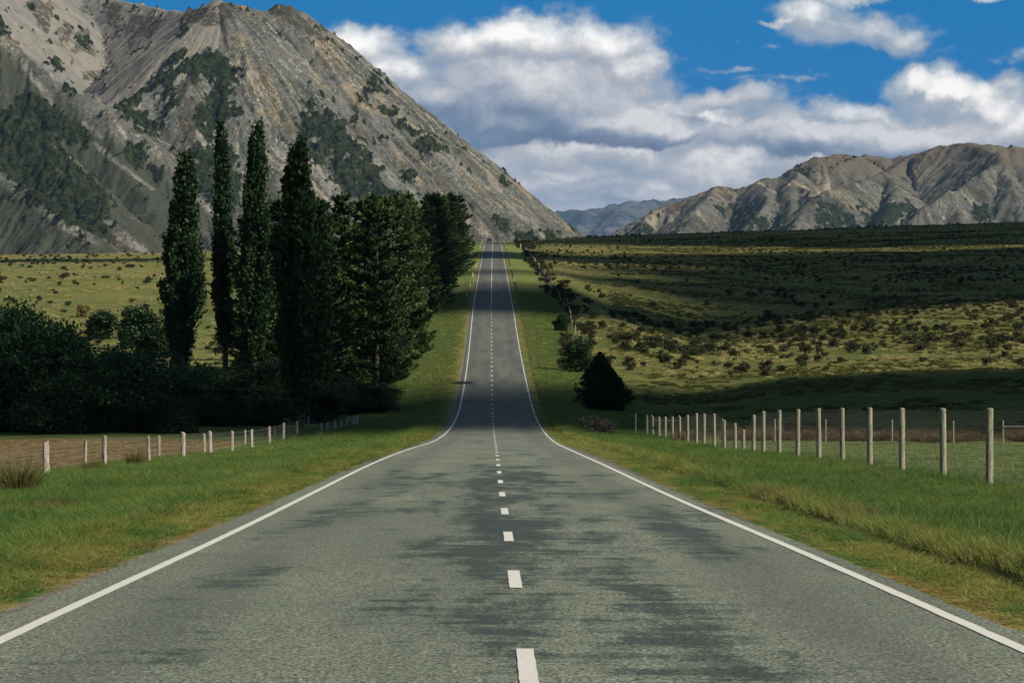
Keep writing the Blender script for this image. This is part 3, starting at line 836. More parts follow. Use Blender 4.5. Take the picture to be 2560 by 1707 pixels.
# far range, with the blue of distance haze put into its surface colour
m_far, g = mat('far_range_tussock_hazed')
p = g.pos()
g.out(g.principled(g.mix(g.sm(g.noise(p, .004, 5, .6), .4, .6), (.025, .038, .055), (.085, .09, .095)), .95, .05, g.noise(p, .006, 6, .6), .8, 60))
RIDGES_F = [
 ([(900, 600, 26000), (1150, 520, 26000), (1280, 486, 26000), (1340, 483, 26000), (1400, 471, 26200), (1450, 465, 26400), (1530, 461, 26800), (1590, 453, 27000), (1700, 445, 27200), (2000, 450, 27400)], .42),
 ([(1400, 471, 26200), (1430, 500, 25300), (1390, 530, 24500), (1360, 570, 24000)], .5),
 ([(1340, 483, 26000), (1330, 515, 25300), (1300, 560, 24500)], .5),
 ([(1530, 461, 26800), (1500, 500, 25900), (1480, 540, 25000)], .5)]
mountain('mountain', -700, 3600, 23300, 28000, 26, RIDGES_F, [], [], m_far, 'low blue hazy range in the gap of the valley', 5.0, 0)

# ------------------------------------------------------------------ clouds overhead, outside the picture, whose shadows cross the land
m_cloud, g = mat('cloud_vapour')
d_ = g.n('ShaderNodeBsdfDiffuse'); d_.inputs[0].default_value = (.9, .9, .92, 1)
t_ = g.n('ShaderNodeBsdfTranslucent'); t_.inputs[0].default_value = (.25, .25, .27, 1)
a_ = g.n('ShaderNodeAddShader'); g.t.links.new(d_.outputs[0], a_.inputs[0]); g.t.links.new(t_.outputs[0], a_.inputs[1])
g.out(a_.outputs[0])
CLOUD_Z = 2000.0


def shadow_cloud(pts, label, seed):
    """a lumpy slab of cloud at CLOUD_Z standing between the sun and the land outlined by pts (sight column, distance)"""
    G = []
    for px, d in pts:
        x = (px - X0) / F * d
        zg = gz(x, d)
        k = (CLOUD_Z - zg) / sd.z
        G.append((x + sd.x * k, d + sd.y * k))
    G = np.array(G)
    lo = G.min(0) - 20; hi = G.max(0) + 20
    st_x = max(8.0, (hi[0] - lo[0]) / 220); st_y = 5.0
    nx = int((hi[0] - lo[0]) / st_x) + 2; ny = int((hi[1] - lo[1]) / st_y) + 2
    X, Y = np.meshgrid(np.linspace(lo[0], hi[0], nx), np.linspace(lo[1], hi[1], ny))
    wx = X + 45 * fbm(X / 140., Y / 60., 3, seed); wy = Y + 16 * fbm(X / 120., Y / 40., 3, seed + 3)
    ins = poly_mask(wx, wy, [tuple(q) for q in G])
    ins = ins * ((fbm(X / 60., Y / 25., 3, seed + 5)) > -.62)
    # top and bottom faces of the kept cells
    cell = (ins[:-1, :-1] + ins[1:, :-1] + ins[:-1, 1:] + ins[1:, 1:]) >= 2
    th = 14 + 14 * fbm(X / 50., Y / 30., 3, seed + 7)
    top = np.stack([X, Y, CLOUD_Z + th], -1).reshape(-1, 3); bot = np.stack([X, Y, CLOUD_Z - 3 + 4 * fbm(X / 40., Y / 40., 2, seed)], -1).reshape(-1, 3)
    f = grid_faces(ny, nx)[cell.ravel()]
    if len(f) == 0: return
    e = {}
    for q in f:
        for a, b in zip(q, np.roll(q, -1)):
            if (b, a) in e: del e[(b, a)]
            else: e[(a, b)] = 1
    n0 = len(top)
    sides = np.array([[a, b, b + n0, a + n0] for (a, b) in e])
    faces = np.concatenate([f, f[:, ::-1] + n0, sides])
    used = np.unique(faces); rm = np.zeros(2 * n0, int); rm[used] = np.arange(len(used))
    vv = np.concatenate([top, bot])[used]
    o = mesh_np('cloud', vv, rm[faces], m_cloud)
    tag(o, label, None, None, 'structure')


CL = [
 ([(560, 262), (800, 222), (1132, 226), (1400, 236), (1600, 236), (1900, 226), (2352, 220), (4500, 214), (4500, 350), (2352, 342), (1850, 338), (1500, 330), (1132, 352), (800, 330), (600, 318)], 'long grey cloud bank high over the dip in the road'),
 ([(850, 535), (1132, 522), (1330, 508), (1480, 520), (1590, 505), (1680, 600), (1850, 655), (2352, 680), (4500, 680), (4500, 1010), (2100, 980), (1750, 930), (1640, 780), (1540, 720), (1350, 660), (1132, 636), (850, 640)], 'broad grey cloud over the first rise of the right plain'),
 ([(1150, 730), (1400, 800), (1700, 790), (2000, 850), (4500, 900), (4500, 1000), (1900, 960), (1400, 860), (1150, 775)], 'thin streak of cloud over the middle of the plain'),
 ([(-1500, 1190), (0, 1130), (500, 1130), (900, 990), (1132, 965), (1500, 950), (2000, 930), (4500, 930), (4500, 1120), (2000, 1110), (1500, 1050), (1132, 1085), (900, 1110), (500, 1190), (0, 1210), (-1500, 1260)], 'long streak of cloud over the far part of the plain'),
 ([(1240, 1330), (1500, 1240), (1900, 1180), (4500, 1150), (4500, 1700), (1200, 1700), (1190, 1480), (1230, 1420)], 'large cloud over the crest of the right plain')]
for i, (pts, lab) in enumerate(CL):
    shadow_cloud(pts, lab, 200 + i * 13)

# ------------------------------------------------------------------ haze
m_haze, g = mat('haze_air')
pv = g.n('ShaderNodeVolumePrincipled')
pv.inputs['Color'].default_value = (.34, .58, 1.0, 1)
pv.inputs['Density'].default_value = 1.3e-5
pv.inputs['Anisotropy'].default_value = 0.0
g.out(None, pv.outputs[0])
hx, hy0, hy1, hz0, hz1 = 60000, -3000, 40000, -200, 1100
hv = [(x, y, z) for z in (hz0, hz1) for y in (hy0, hy1) for x in (-hx, hx)]
hz = mesh_np('haze', hv, [(0, 2, 3, 1), (4, 5, 7, 6), (0, 1, 5, 4), (2, 6, 7, 3), (0, 4, 6, 2), (1, 3, 7, 5)], m_haze, False)
tag(hz, kind='stuff')


# ------------------------------------------------------------------ foliage
def rot_from(z, n):
    """random orthonormal frames (n,3,3) whose third axis is z (n,3)"""
    z = z / (np.linalg.norm(z, axis=1, keepdims=True) + 1e-9)
    r = rng.normal(size=(n, 3))
    x = np.cross(r, z); x /= np.linalg.norm(x, axis=1, keepdims=True) + 1e-9
    y = np.cross(z, x)
    return x, y, z


def leaves_mesh(pts, dirs, length, width, tone, tri=False):
    """one leaf quad (kite) at each point, long axis along dirs"""
    n = len(pts)
    x, y, z = rot_from(dirs, n)
    L = np.asarray(length)[:, None] if np.ndim(length) else length
    Wd = np.asarray(width)[:, None] if np.ndim(width) else width
    v = np.stack([pts - z * L * .5, pts + x * Wd * .5, pts + z * L * .5, pts - x * Wd * .5], 1)
    f = np.arange(n * 4).reshape(n, 4)
    return v.reshape(-1, 3), f, np.repeat(tone, 4)


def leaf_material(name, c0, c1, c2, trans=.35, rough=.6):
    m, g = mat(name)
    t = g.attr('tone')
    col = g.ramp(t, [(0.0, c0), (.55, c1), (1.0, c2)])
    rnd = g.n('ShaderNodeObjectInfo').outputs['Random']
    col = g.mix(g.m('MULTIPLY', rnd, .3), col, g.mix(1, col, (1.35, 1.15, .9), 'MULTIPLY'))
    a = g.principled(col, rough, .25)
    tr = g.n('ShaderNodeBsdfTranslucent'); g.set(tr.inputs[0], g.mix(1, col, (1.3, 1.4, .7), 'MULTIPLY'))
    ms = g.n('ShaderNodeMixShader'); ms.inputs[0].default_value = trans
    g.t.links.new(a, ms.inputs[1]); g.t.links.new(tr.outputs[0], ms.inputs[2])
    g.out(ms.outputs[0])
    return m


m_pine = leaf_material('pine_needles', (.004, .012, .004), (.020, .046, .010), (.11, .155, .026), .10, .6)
m_poplar = leaf_material('poplar_leaves', (.004, .015, .005), (.012, .036, .009), (.035, .080, .016), .15, .6)
m_willow = leaf_material('willow_leaves', (.005, .020, .008), (.026, .068, .026), (.090, .165, .060), .15, .6)
m_scrub = leaf_material('scrub_twigs', (.014, .018, .009), (.040, .046, .018), (.10, .105, .040), .1, .8)
m_conifer_shaded = leaf_material('conifer_and_shaded_leaves', (.004, .014, .005), (.014, .038, .012), (.055, .12, .022), .1, .7)  # conifer green, also the shade-darkened leaf colour of the thicket bushes
m_olive = leaf_material('olive_hummock_blades', (.035, .045, .014), (.085, .095, .028), (.17, .165, .055), .2, .8)
m_straw = leaf_material('tussock_blades', (.20, .175, .085), (.38, .34, .18), (.60, .54, .33), .3, .8)
m_rush = leaf_material('rush_stems', (.02, .035, .012), (.075, .085, .025), (.22, .15, .06), .2, .8)
m_brownrush = leaf_material('brown_rush_stems', (.03, .022, .012), (.085, .058, .034), (.19, .135, .08), .2, .8)
m_dead = leaf_material('dead_twigs', (.014, .014, .012), (.036, .034, .029), (.09, .085, .072), .05, .9)
m_gorse = leaf_material('flowering_bush', (.04, .045, .015), (.12, .085, .02), (.34, .18, .03), .15, .8)

m_bark, g = mat('bark')
p = g.pos()
g.out(g.principled(g.ramp(g.noise(g.scalev(p, (6, 6, 1)), 1.5, 5, .7), [(.35, (.045, .038, .030)), (.6, (.12, .105, .085)), (.8, (.21, .19, .16))]), .9, .1, g.noise(g.scalev(p, (8, 8, 1)), 1.5, 4), .6, .03))


def tube(path, radii, seg=7):
    path = np.asarray(path, float); n = len(path)
    tg = np.gradient(path, axis=0); tg /= np.linalg.norm(tg, axis=1, keepdims=True) + 1e-9
    ref = np.array([0, 1.0, 0]) if abs(tg[0][1]) < .9 else np.array([1.0, 0, 0])
    V_ = []
    for i in range(n):
        a = np.cross(tg[i], ref); a /= np.linalg.norm(a) + 1e-9; b = np.cross(tg[i], a)
        an = np.linspace(0, 2 * math.pi, seg, endpoint=False)
        V_.append(path[i] + radii[i] * (np.cos(an)[:, None] * a + np.sin(an)[:, None] * b))
    V_ = np.concatenate(V_)
    f = []
    for i in range(n - 1):
        for j in range(seg):
            f.append((i * seg + j, i * seg + (j + 1) % seg, (i + 1) * seg + (j + 1) % seg, (i + 1) * seg + j))
    return V_, np.array(f)


def join(parts):
    vs, fs, off = [], [], 0
    for v, f in parts:
        vs.append(v); fs.append(np.asarray(f) + off); off += len(v)
    return np.concatenate(vs), np.concatenate(fs)


def to_mesh(name, v, f, m, tone=None):
    o = mesh_np(name, v, f, m, False, None, {'tone': tone} if tone is not None else None)
    me = o.data
    bpy.data.objects.remove(o)
    return me


def poplar_mesh(h, rad, n, lean=0.0, seed=0, trunk_vis=.1):
    r_ = np.random.default_rng(seed)
    # fastigiate limbs: leaf tufts hang on steep limbs that hug the stem and end in flame-like tips
    tubes = []
    zz = np.linspace(0, h * .93, 14)
    sway = lean * (zz / h) ** 1.5
    tubes.append(tube(np.stack([sway + .12 * np.sin(zz * .5), 0 * zz, zz], -1), np.linspace(.34, .03, 14), 8))
    P_, D_, Tn = [], [], []
    nl = 150
    for i in range(nl):
        z0 = h * (trunk_vis * .5 + .80 * r_.random() ** .85)
        th = r_.random() * 2 * math.pi
        L = h * (.10 + .12 * r_.random()) * (1.05 - .45 * z0 / h)
        zh = (z0 + .09 * h) / h
        prof = min(1.0, .40 + 1.7 * zh) * max(.05, 1 - max(0.0, (zh - .36) / .66)) ** .85
        out = rad * prof * (.40 + .65 * r_.random())
        if r_.random() < .06: out *= 1.35
        t = np.linspace(0, 1, 6)
        sx_ = lean * (z0 / h) ** 1.5
        path = np.stack([sx_ + math.cos(th) * out * t ** .55, math.sin(th) * out * t ** .55, z0 + L * t], -1)
        if i % 2 == 0: tubes.append(tube(path, np.linspace(.06, .012, 6), 4))
        k = int(n / nl * (.6 + .8 * r_.random()))
        tt = r_.random(k) ** .7
        c = np.stack([np.interp(tt, t, path[:, j]) for j in range(3)], -1)
        spread = .42 * (1 - .75 * tt) + .10
        c += r_.normal(size=(k, 3)) * spread[:, None] * np.array([.75, .75, 1.5])
        P_.append(c)
        d = np.stack([math.cos(th) * .35 + r_.normal(size=k) * .5, math.sin(th) * .35 + r_.normal(size=k) * .5, .9 + r_.normal(size=k) * .4], -1)
        D_.append(d)
        Tn.append(np.clip(.42 + .25 * (r_.random() - .5) + r_.normal(size=k) * .22, 0, 1))
    P_ = np.concatenate(P_); D_ = np.concatenate(D_); Tn = np.concatenate(Tn)
    P_[:, 2] = np.maximum(P_[:, 2], .3)
    s = .20 + .16 * r_.random(len(P_))
    v, f, tn = leaves_mesh(P_, D_, s * 1.35, s, Tn)
    return to_mesh('crown', v, f, m_poplar, tn), to_mesh('trunk', *join(tubes), m_bark)


def pine_mesh(h, rad, seed=0, dens=1.0, skirt=.03):
    r_ = np.random.default_rng(seed)
    tubes = [tube(np.stack([.1 * np.sin(np.linspace(0, 3, 10)), 0 * np.linspace(0, 1, 10), np.linspace(0, h * .97, 10)], -1), np.linspace(.32, .03, 10), 8)]
    P_, D_, Tn, Sz = [], [], [], []
    nw = int(h * 1.9)
    for w in range(nw):
        z0 = h * (skirt + (.98 - skirt) * (w + r_.random() * .6) / nw)
        hh = z0 / h
        prof = (1 - hh) ** .55 * (1.0 if hh > .12 else .8) + .06
        nb = 6 if hh < .8 else 5
        for b in range(nb):
            th = r_.random() * 2 * math.pi
            L = rad * prof * (.55 + .55 * r_.random())
            L *= 1 + .35 * math.sin(3 * th + seed + 7 * hh) * math.sin(11 * hh + seed)
            if r_.random() < .07: L *= 1.3
            t = np.linspace(0, 1, 6)
            droop = (-.10 + .28 * hh) * L
            path = np.stack([math.cos(th) * L * t, math.sin(th) * L * t, z0 + droop * t + .22 * L * t ** 3], -1)
            if b % 3 == 0: tubes.append(tube(path, np.linspace(.05, .012, 6), 4))
            k = int((14 + 26 * L / rad) * dens * 3.3)
            tt = 1 - r_.random(k) ** 1.7 * .8
            c = np.stack([np.interp(tt, t, path[:, j]) for j in range(3)], -1)
            sd_ = L * .13 * (1.2 - .5 * tt)
            lat = r_.normal(size=k) * sd_
            c[:, 0] += -math.sin(th) * lat + r_.normal(size=k) * .10; c[:, 1] += math.cos(th) * lat + r_.normal(size=k) * .10; c[:, 2] += r_.normal(size=k) * .09 + .05
            P_.append(c)
            D_.append(np.stack([math.cos(th) + r_.normal(size=k) * .55, math.sin(th) + r_.normal(size=k) * .55, .5 + r_.normal(size=k) * .3], -1))
            bt = r_.normal() * .10
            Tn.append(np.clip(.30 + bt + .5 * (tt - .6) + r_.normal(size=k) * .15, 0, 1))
            Sz.append(.25 + .20 * r_.random(k))
    # leader tuft
    k = 60
    P_.append(np.stack([r_.normal(size=k) * .15, r_.normal(size=k) * .15, h * (.93 + .08 * r_.random(k))], -1)); D_.append(np.stack([r_.normal(size=k) * .3, r_.normal(size=k) * .3, np.ones(k)], -1)); Tn.append(np.full(k, .6)); Sz.append(np.full(k, .35))
    P_ = np.concatenate(P_); D_ = np.concatenate(D_); Tn = np.concatenate(Tn); Sz = np.concatenate(Sz)
    P_[:, 2] = np.maximum(P_[:, 2], .15)
    v, f, tn = leaves_mesh(P_, D_, Sz * 1.5, Sz * .50, Tn)
    return to_mesh('crown', v, f, m_pine, tn), to_mesh('trunk', *join(tubes), m_bark)


def bush_mesh(w, h, n, seed, material, leaf=.17, lobes=9, stem=True, flat=.55, open_=0.0, mtr=None):
    """rounded shrub or willow: leaf tufts on lobes around forking stems"""
    r_ = np.random.default_rng(seed)
    tubes = []
    P_, D_, Tn = [], [], []
    for i in range(lobes):
        th = r_.random() * 2 * math.pi; rr = w * .5 * (r_.random() ** .6) * .72
        lz = h * (.25 + .55 * r_.random()) * (1 - .25 * (rr / (w * .5)) ** 2)
        lr = min(w * .3, h * .34) * (.6 + .55 * r_.random())
        c0 = np.array([math.cos(th) * rr, math.sin(th) * rr, lz])
        t = np.linspace(0, 1, 5)
        tubes.append(tube(np.stack([c0[0] * t ** 1.3, c0[1] * t ** 1.3, c0[2] * t], -1), np.linspace(.035 * h ** .6, .008, 5), 5))
        for s_ in range(9):
            dd = r_.normal(size=3); dd /= np.linalg.norm(dd); dd[2] = abs(dd[2]) * 1.0 - .2
            c1 = c0 + dd * lr * (.55 + .5 * r_.random())
            k = int(n / lobes / 9)
            q = c1 + r_.normal(size=(k, 3)) * lr * np.array([.26, .26, .20])
            P_.append(q); D_.append(r_.normal(size=(k, 3)) * .8 + dd * .6 + np.array([0, 0, .4]))
            Tn.append(np.clip(.42 + .3 * (r_.random() - .5) + r_.normal(size=k) * .2, 0, 1))
    # low skirt
    k = int(n * .35)
    th = r_.random(k) * 2 * math.pi; rr = w * .5 * r_.random(k) ** .5 * (.75 + .15 * np.sin(th * 3 + seed))
    P_.append(np.stack([np.cos(th) * rr, np.sin(th) * rr, r_.random(k) * h * .5], -1)); D_.append(r_.normal(size=(k, 3)) + np.array([0, 0, .5])); Tn.append(np.clip(.35 + r_.normal(size=k) * .2, 0, 1))
    P_ = np.concatenate(P_); D_ = np.concatenate(D_); Tn = np.concatenate(Tn)
    P_[:, 2] = np.maximum(P_[:, 2], .03)
    s = leaf * (.7 + .6 * r_.random(len(P_)))
    v, f, tn = leaves_mesh(P_, D_, s * 1.4, s * .75, Tn)
    return to_mesh('foliage', v, f, material, tn), to_mesh('stem', *join(tubes), mtr or m_bark)


def blades_mesh(n, rad, h, wd, spread, seed, material, name='blades', curl=.35, tone=(.2, .9), wind=(.0, .0)):
    """a tuft of tapering arching blades"""
    r_ = np.random.default_rng(seed)
    th = r_.random(n) * 2 * math.pi; rr = rad * r_.random(n) ** .6
    b = np.stack([np.cos(th) * rr, np.sin(th) * rr, np.full(n, -.03)], -1)
    dirn = np.stack([np.cos(th) * spread * (rr / rad + .15) + r_.normal(size=n) * .16 + wind[0], np.sin(th) * spread * (rr / rad + .15) + r_.normal(size=n) * .16 + wind[1], np.ones(n)], -1)
    L = h * (.5 + .6 * r_.random(n))
    dirn = dirn / np.linalg.norm(dirn, axis=1, keepdims=True)
    mid = b + dirn * (L * .55)[:, None]
    tip = b + dirn * L[:, None] + np.stack([np.cos(th) * curl * L, np.sin(th) * curl * L, -curl * L * .55], -1)
    a = r_.random(n) * 2 * math.pi
    sx_ = np.stack([np.cos(a), np.sin(a), 0 * a], -1) * wd * .5
    V_ = np.stack([b - sx_, b + sx_, mid + sx_ * .7, mid - sx_ * .7, tip - sx_ * .08, tip + sx_ * .08], 1).reshape(-1, 3)
    i = np.arange(n)[:, None] * 6
    f = np.concatenate([i + np.array([0, 1, 2, 3]), i + np.array([3, 2, 5, 4])])
    tn = np.repeat(tone[0] + (tone[1] - tone[0]) * r_.random(n), 6)
    return to_mesh(name, V_, f, material, tn)


def put(name, me, parent):
    o = bpy.data.objects.new(name, me); C.objects.link(o); o.parent = parent
    return o


def place(name, crown, trunk, loc, scale, rz, label, cat, group=None, cn='crown', tn='trunk'):
    t = thing(name, label, cat, loc, rz, group)
    t.scale = scale
    put(cn, crown, t)
    if trunk is not None: put(tn, trunk, t)
    return t


# ---- poplars
POP = [(415, 352, 342, 4.3, 'short leaning poplar standing left of the other poplars', .9), (516, 303, 352, 2.3, 'very slim dark poplar with long bare stem', -.4),
       (587, 288, 330, 3.4, 'tallest poplar between the slim poplar and the broad one', .2), (690, 322, 258, 4.2, 'broad poplar nearest the road just left of the pines', -.35),
       (735, 470, 300, 2.0, 'shorter poplar half hidden beside the first pine', .1)]
for i, (px, ty, d, w, lab, lean) in enumerate(POP):
    x = (px - X0) / F * d
    z = gz(x, d) - .1
    h = H + (Y0 - ty) / F * d - z
    cr, tr = poplar_mesh(h * (1.0 if i == 1 else 1.045), w * .62, int(12500 + 4200 * w), lean, 300 + i, .06 if i != 1 else .22)
    place('poplar_tree', cr, tr, (x, d, z), (1, 1, 1), 0, lab, 'poplar', 'poplars beside the road')

# ---- pines: four meshes, each copied down the row
PM = [pine_mesh(18.5, 4.3, 400 + i, 1.0) for i in range(4)]
PINES = []
row1 = [(338, -12.4), (344, -18.5), (352, -12.0), (360, -17), (366, -11.6), (376, -15.5), (384, -11.3), (394, -15), (402, -11.2), (414, -14.5), (424, -11.4), (438, -14), (452, -11.6), (334, -22.5), (348, -26), (372, -20.5)]
for d, x in row1: PINES.append((x, d, 1.0))
for k in range(15):
    PINES.append((-11.2 + .9 * math.sin(k * 2.1) + k * .12, 528 + k * 25 + 5 * math.sin(k * 5.3), 1.0))
WORDS1 = ['nearest pine at the front corner of the row', 'pine behind the broad poplar at the front of the row', 'second roadside pine of the near clump', 'inner pine in the dark of the near clump',
          'third roadside pine with yellow green boughs', 'inner pine showing only its tip above the near clump', 'roadside pine in the middle of the near clump', 'inner pine behind the middle of the near clump',
          'roadside pine with long boughs reaching over the verge', 'inner pine near the back of the near clump', 'roadside pine last but one of the near clump', 'inner pine at the back of the near clump', 'last roadside pine before the gap in the row', 'pine deep in shade right behind the broad poplar', 'pine tip showing between the broad poplar and the near clump', 'inner pine in the dark left flank of the near clump']
ORD_ = 'first second third fourth fifth sixth seventh eighth ninth tenth eleventh twelfth thirteenth fourteenth fifteenth'.split()
for i, (x, d, s) in enumerate(PINES):
    z = gz(x, d) - .1
    topy = 452 + 10 * math.sin(i * 1.7) + (6 if d < 360 else 0) + (4 if d > 800 else 0)
    h = H + (Y0 - topy) / F * d - z
    sc = h / 18.5
    wsc = (.92 + .12 * math.sin(i * 3.1)) * (1.0 if d < 500 else .98)
    cr, tr = PM[i % 4]
    lab = WORDS1[i] if i < 16 else ('first pine of the far clump with its boughs down to the verge' if i == 16 else 'dark pine at the far end of the row beside the road crest' if i == len(PINES) - 1 else ORD_[i - 16] + ' pine back in the tight far clump beside the climbing road')
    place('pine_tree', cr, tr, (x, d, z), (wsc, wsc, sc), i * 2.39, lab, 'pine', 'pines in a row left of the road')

# ---- willows and bushes at the foot of the ploughed field
W_SHADED = [bush_mesh(7.5, 8.5, 15000, 510 + i, m_conifer_shaded, .24, 14) for i in range(3)]  # same bushes in near-black leaves; thicket shade is put into the colour
WM = [bush_mesh(7.5, 8.5, 15000, 500 + i, m_willow, .24, 14) for i in range(3)]
WIL = [(-70, 684, 300, 258, 'tree at the left edge'), (35, 690, 250, 250, 'tall round tree'), (130, 735, 220, 246, 'tree'), (215, 770, 200, 244, ''), (300, 795, 200, 242, ''), (385, 830, 190, 240, ''),
       (450, 870, 170, 262, ''), (525, 915, 170, 236, ''), (610, 925, 170, 238, ''), (700, 935, 150, 236, ''), (780, 930, 150, 236, ''), (862, 885, 120, 236, ''), (345, 905, 170, 240, ''), (150, 870, 200, 240, '')]
WL = ['tall dark leafy tree cut by the left edge of the view', 'tallest round leafy tree at the far left of the field edge', 'rounded dark green tree sloping down right of the tallest one', 'leafy bush tree third along the field edge from the left',
      'leafy bush tree fourth along the field edge below the pale field', 'dark bush tree under the leaning poplar', 'low bush in front of the leaning poplar', 'low shaded bush under the slim poplar',
      'low shaded bush under the tallest poplar', 'shaded bush at the foot of the broad poplar', 'shaded bush between the broad poplar and the pines', 'round green bush at the end of the left fence by the verge',
      'low front bush where the ploughed field meets the trees', 'front bush below the tallest round tree']
for i, (px, ty, wp, d, _) in enumerate(WIL):
    if px > 480: d = 288 + (i % 3) * 4
    x = (px - X0) / F * d; z = gz(x, d) - .05
    h = H + (Y0 - ty) / F * d - z; w = wp / F * d
    cr, tr = (WM if i < 12 and i not in (7, 8, 9, 10) else W_SHADED)[i % 3]
    place('leafy_tree' if h > 5 else 'bush', cr, tr, (x, d, z), (w / 7.5 * 1.05, w / 7.5 * 1.05, h / 8.3), i * 1.3, WL[i], 'tree' if h > 5 else 'bush', 'dark trees and bushes along the ploughed field', 'foliage', 'stem')
# a second layer in the shade-darkened leaf colour fills the thicket behind
for i, (px, ty, wp, d) in enumerate([(40, 760, 260, 268), (180, 800, 240, 262), (340, 850, 220, 258), (480, 880, 200, 262), (600, 880, 200, 268), (720, 880, 180, 272), (820, 880, 170, 290), (480, 830, 150, 300), (560, 835, 160, 305), (640, 830, 150, 300), (770, 850, 150, 300)]):
    x = (px - X0) / F * d; z = gz(x, d) - .05
    h = H + (Y0 - ty) / F * d - z; w = wp / F * d
    cr, tr = W_SHADED[(i + 1) % 3]
    lab = ['bush behind the tallest round tree in deep shade', 'shaded bush behind the third tree from the left', 'shaded bush behind the leaning poplar foot', 'thicket bush between the leaning and slim poplars',
           'thicket bush behind the tallest poplar', 'thicket bush in the black shade left of the pines', 'thicket bush at the foot of the nearest pine', 'dark undergrowth bush beside the leaning poplar trunk', 'dark undergrowth bush at the foot of the tallest poplar', 'dark undergrowth bush left of the broad poplar', 'dark undergrowth bush right of the broad poplar'][i]
    place('bush', cr, tr, (x, d, z), (w / 7.5, w / 7.5, h / 8.3), i * 2.1, lab, 'bush', 'dark trees and bushes along the ploughed field', 'foliage', 'stem')

# hawthorn-like small trees standing in the lit pasture edge
HM = [bush_mesh(3.2, 3.6, 3600, 540 + i, m_poplar, .2, 7) for i in range(2)]
for i, (px, by, hp, wp, lab) in enumerate([(228, 780, 68, 80, 'small dark tree left of a gap in the pasture edge'), (300, 800, 92, 75, 'upright small tree with a thin crown at the pasture edge'), (345, 815, 105, 100, 'dense small tree left of the leaning poplar'),
                                           (385, 820, 90, 80, 'small tree touching the leaning poplar'), (525, 800, 70, 60, 'small tree between the leaning and slim poplars')]):
    x, d, z = hit(px, by, 200)
    cr, tr = HM[i % 2]
    place('small_tree', cr, tr, (x, d, z - .05), (wp / F * d / 3.2, wp / F * d / 3.2, hp / F * d / 3.5), i * 1.9, lab, 'tree', 'small trees along the pasture edge', 'foliage', 'stem')
dm = bush_mesh(3, 2.2, 1800, 560, m_dead, .10, 8)
for i, (px, by, hp, wp, lab) in enumerate([(398, 790, 52, 95, 'pale leafless bush between the small tree and the leaning poplar'), (522, 770, 45, 60, 'pale grey leafless bush right of the leaning poplar'),
                                           (1375, 1000, 44, 110, 'grey brown leafless brush below the roadside conifer')]):
    x, d, z = hit(px, by, 200)
    place('bare_bush', dm[0], dm[1], (x, d, z), (wp / F * d / 3, wp / F * d / 3, hp / F * d / 2.1), i, lab, 'bush', None, 'foliage', 'stem')
gm = bush_mesh(2, 1.5, 700, 570, m_gorse, .16, 5)
for i, (px, by, hp, wp, lab) in enumerate([(190, 728, 30, 34, 'olive bush with orange tint in the left pasture'), (305, 695, 11, 20, 'orange flowering bush in the left pasture')]):
    x, d, z = hit(px, by, 200)
    place('flowering_bush', gm[0], gm[1], (x, d, z), (wp / F * d / 2,) * 2 + (hp / F * d / 1.5,), i, lab, 'bush', None, 'foliage', 'stem')


def conifer_bush(h, w, n, seed):
    r_ = np.random.default_rng(seed)
    zz = r_.random(n) ** .9
    th = r_.random(n) * 2 * math.pi
    prof = np.minimum(1, (1 - zz) * 1.9) ** .8 * np.minimum(1, .5 + zz * 2.6)
    lump = 1 + .30 * np.sin(th * 4 + zz * 9 + seed) + .26 * np.sin(th * 7 - zz * 17) + .12 * np.sin(th * 13 + zz * 41)
    rr = w * .5 * prof * lump * (1 - .35 * r_.random(n) ** 2)
    P_ = np.stack([np.cos(th) * rr, np.sin(th) * rr, h * zz + .05], -1)
    q_ = r_.random(n) < .38
    P_[q_] = P_[q_] * np.array([.85, .85, .70]) + np.array([w * .34, -.2, 0])
    P_[:, 0] -= w * .10
    P_ += r_.normal(size=P_.shape) * .07
    D_ = np.stack([np.cos(th) * .6 + r_.normal(size=n) * .3, np.sin(th) * .6 + r_.normal(size=n) * .3, .9 + r_.normal(size=n) * .3], -1)
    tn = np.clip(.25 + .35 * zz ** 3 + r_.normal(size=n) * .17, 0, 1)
    s = .13 + .1 * r_.random(n)
    v, f, t = leaves_mesh(P_, D_, s * 1.7, s * .6, tn)
    zt = np.linspace(0, h * .9, 6)
    return to_mesh('crown', v, f, m_conifer_shaded, t), to_mesh('trunk', *tube(np.stack([0 * zt, 0 * zt, zt], -1), np.linspace(.12, .02, 6), 6), m_bark)


for i, (px, ty, by, wp, d, lab) in enumerate([(1386, 826, 958, 92, 292, 'dense dark green conifer bush right of the road at the dip'), (1326, 782, 868, 84, 372, 'black green bush further up behind the roadside conifer'),
                                             (1290, 730, 775, 40, 470, 'small dark bush beside the right verge further up')]):
    x = (px - X0) / F * d; z = gz(x, d)
    h = (by - ty) / F * d; w = wp / F * d
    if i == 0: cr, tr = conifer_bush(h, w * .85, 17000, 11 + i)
    else: cr, tr = bush_mesh(w, h, 6000, 580 + i, m_conifer_shaded, .17, 8)
    place('conifer_bush' if i == 0 else 'dark_bush', cr, tr, (x, d, z - .05), (1, 1, 1), 0, lab, 'bush', None)

# ------------------------------------------------------------------ scrub bushes (countable: the largest as single objects, the rest as one)
SM = [bush_mesh(1.5, 1.15, 420, 600 + i, m_scrub, .15, 5) for i in range(4)]


def scatter_nodes():
    t = bpy.data.node_groups.new('scatter', 'GeometryNodeTree')
    t.interface.new_socket(name='Geometry', in_out='INPUT', socket_type='NodeSocketGeometry')
    t.interface.new_socket(name='Geometry', in_out='OUTPUT', socket_type='NodeSocketGeometry')
    return t


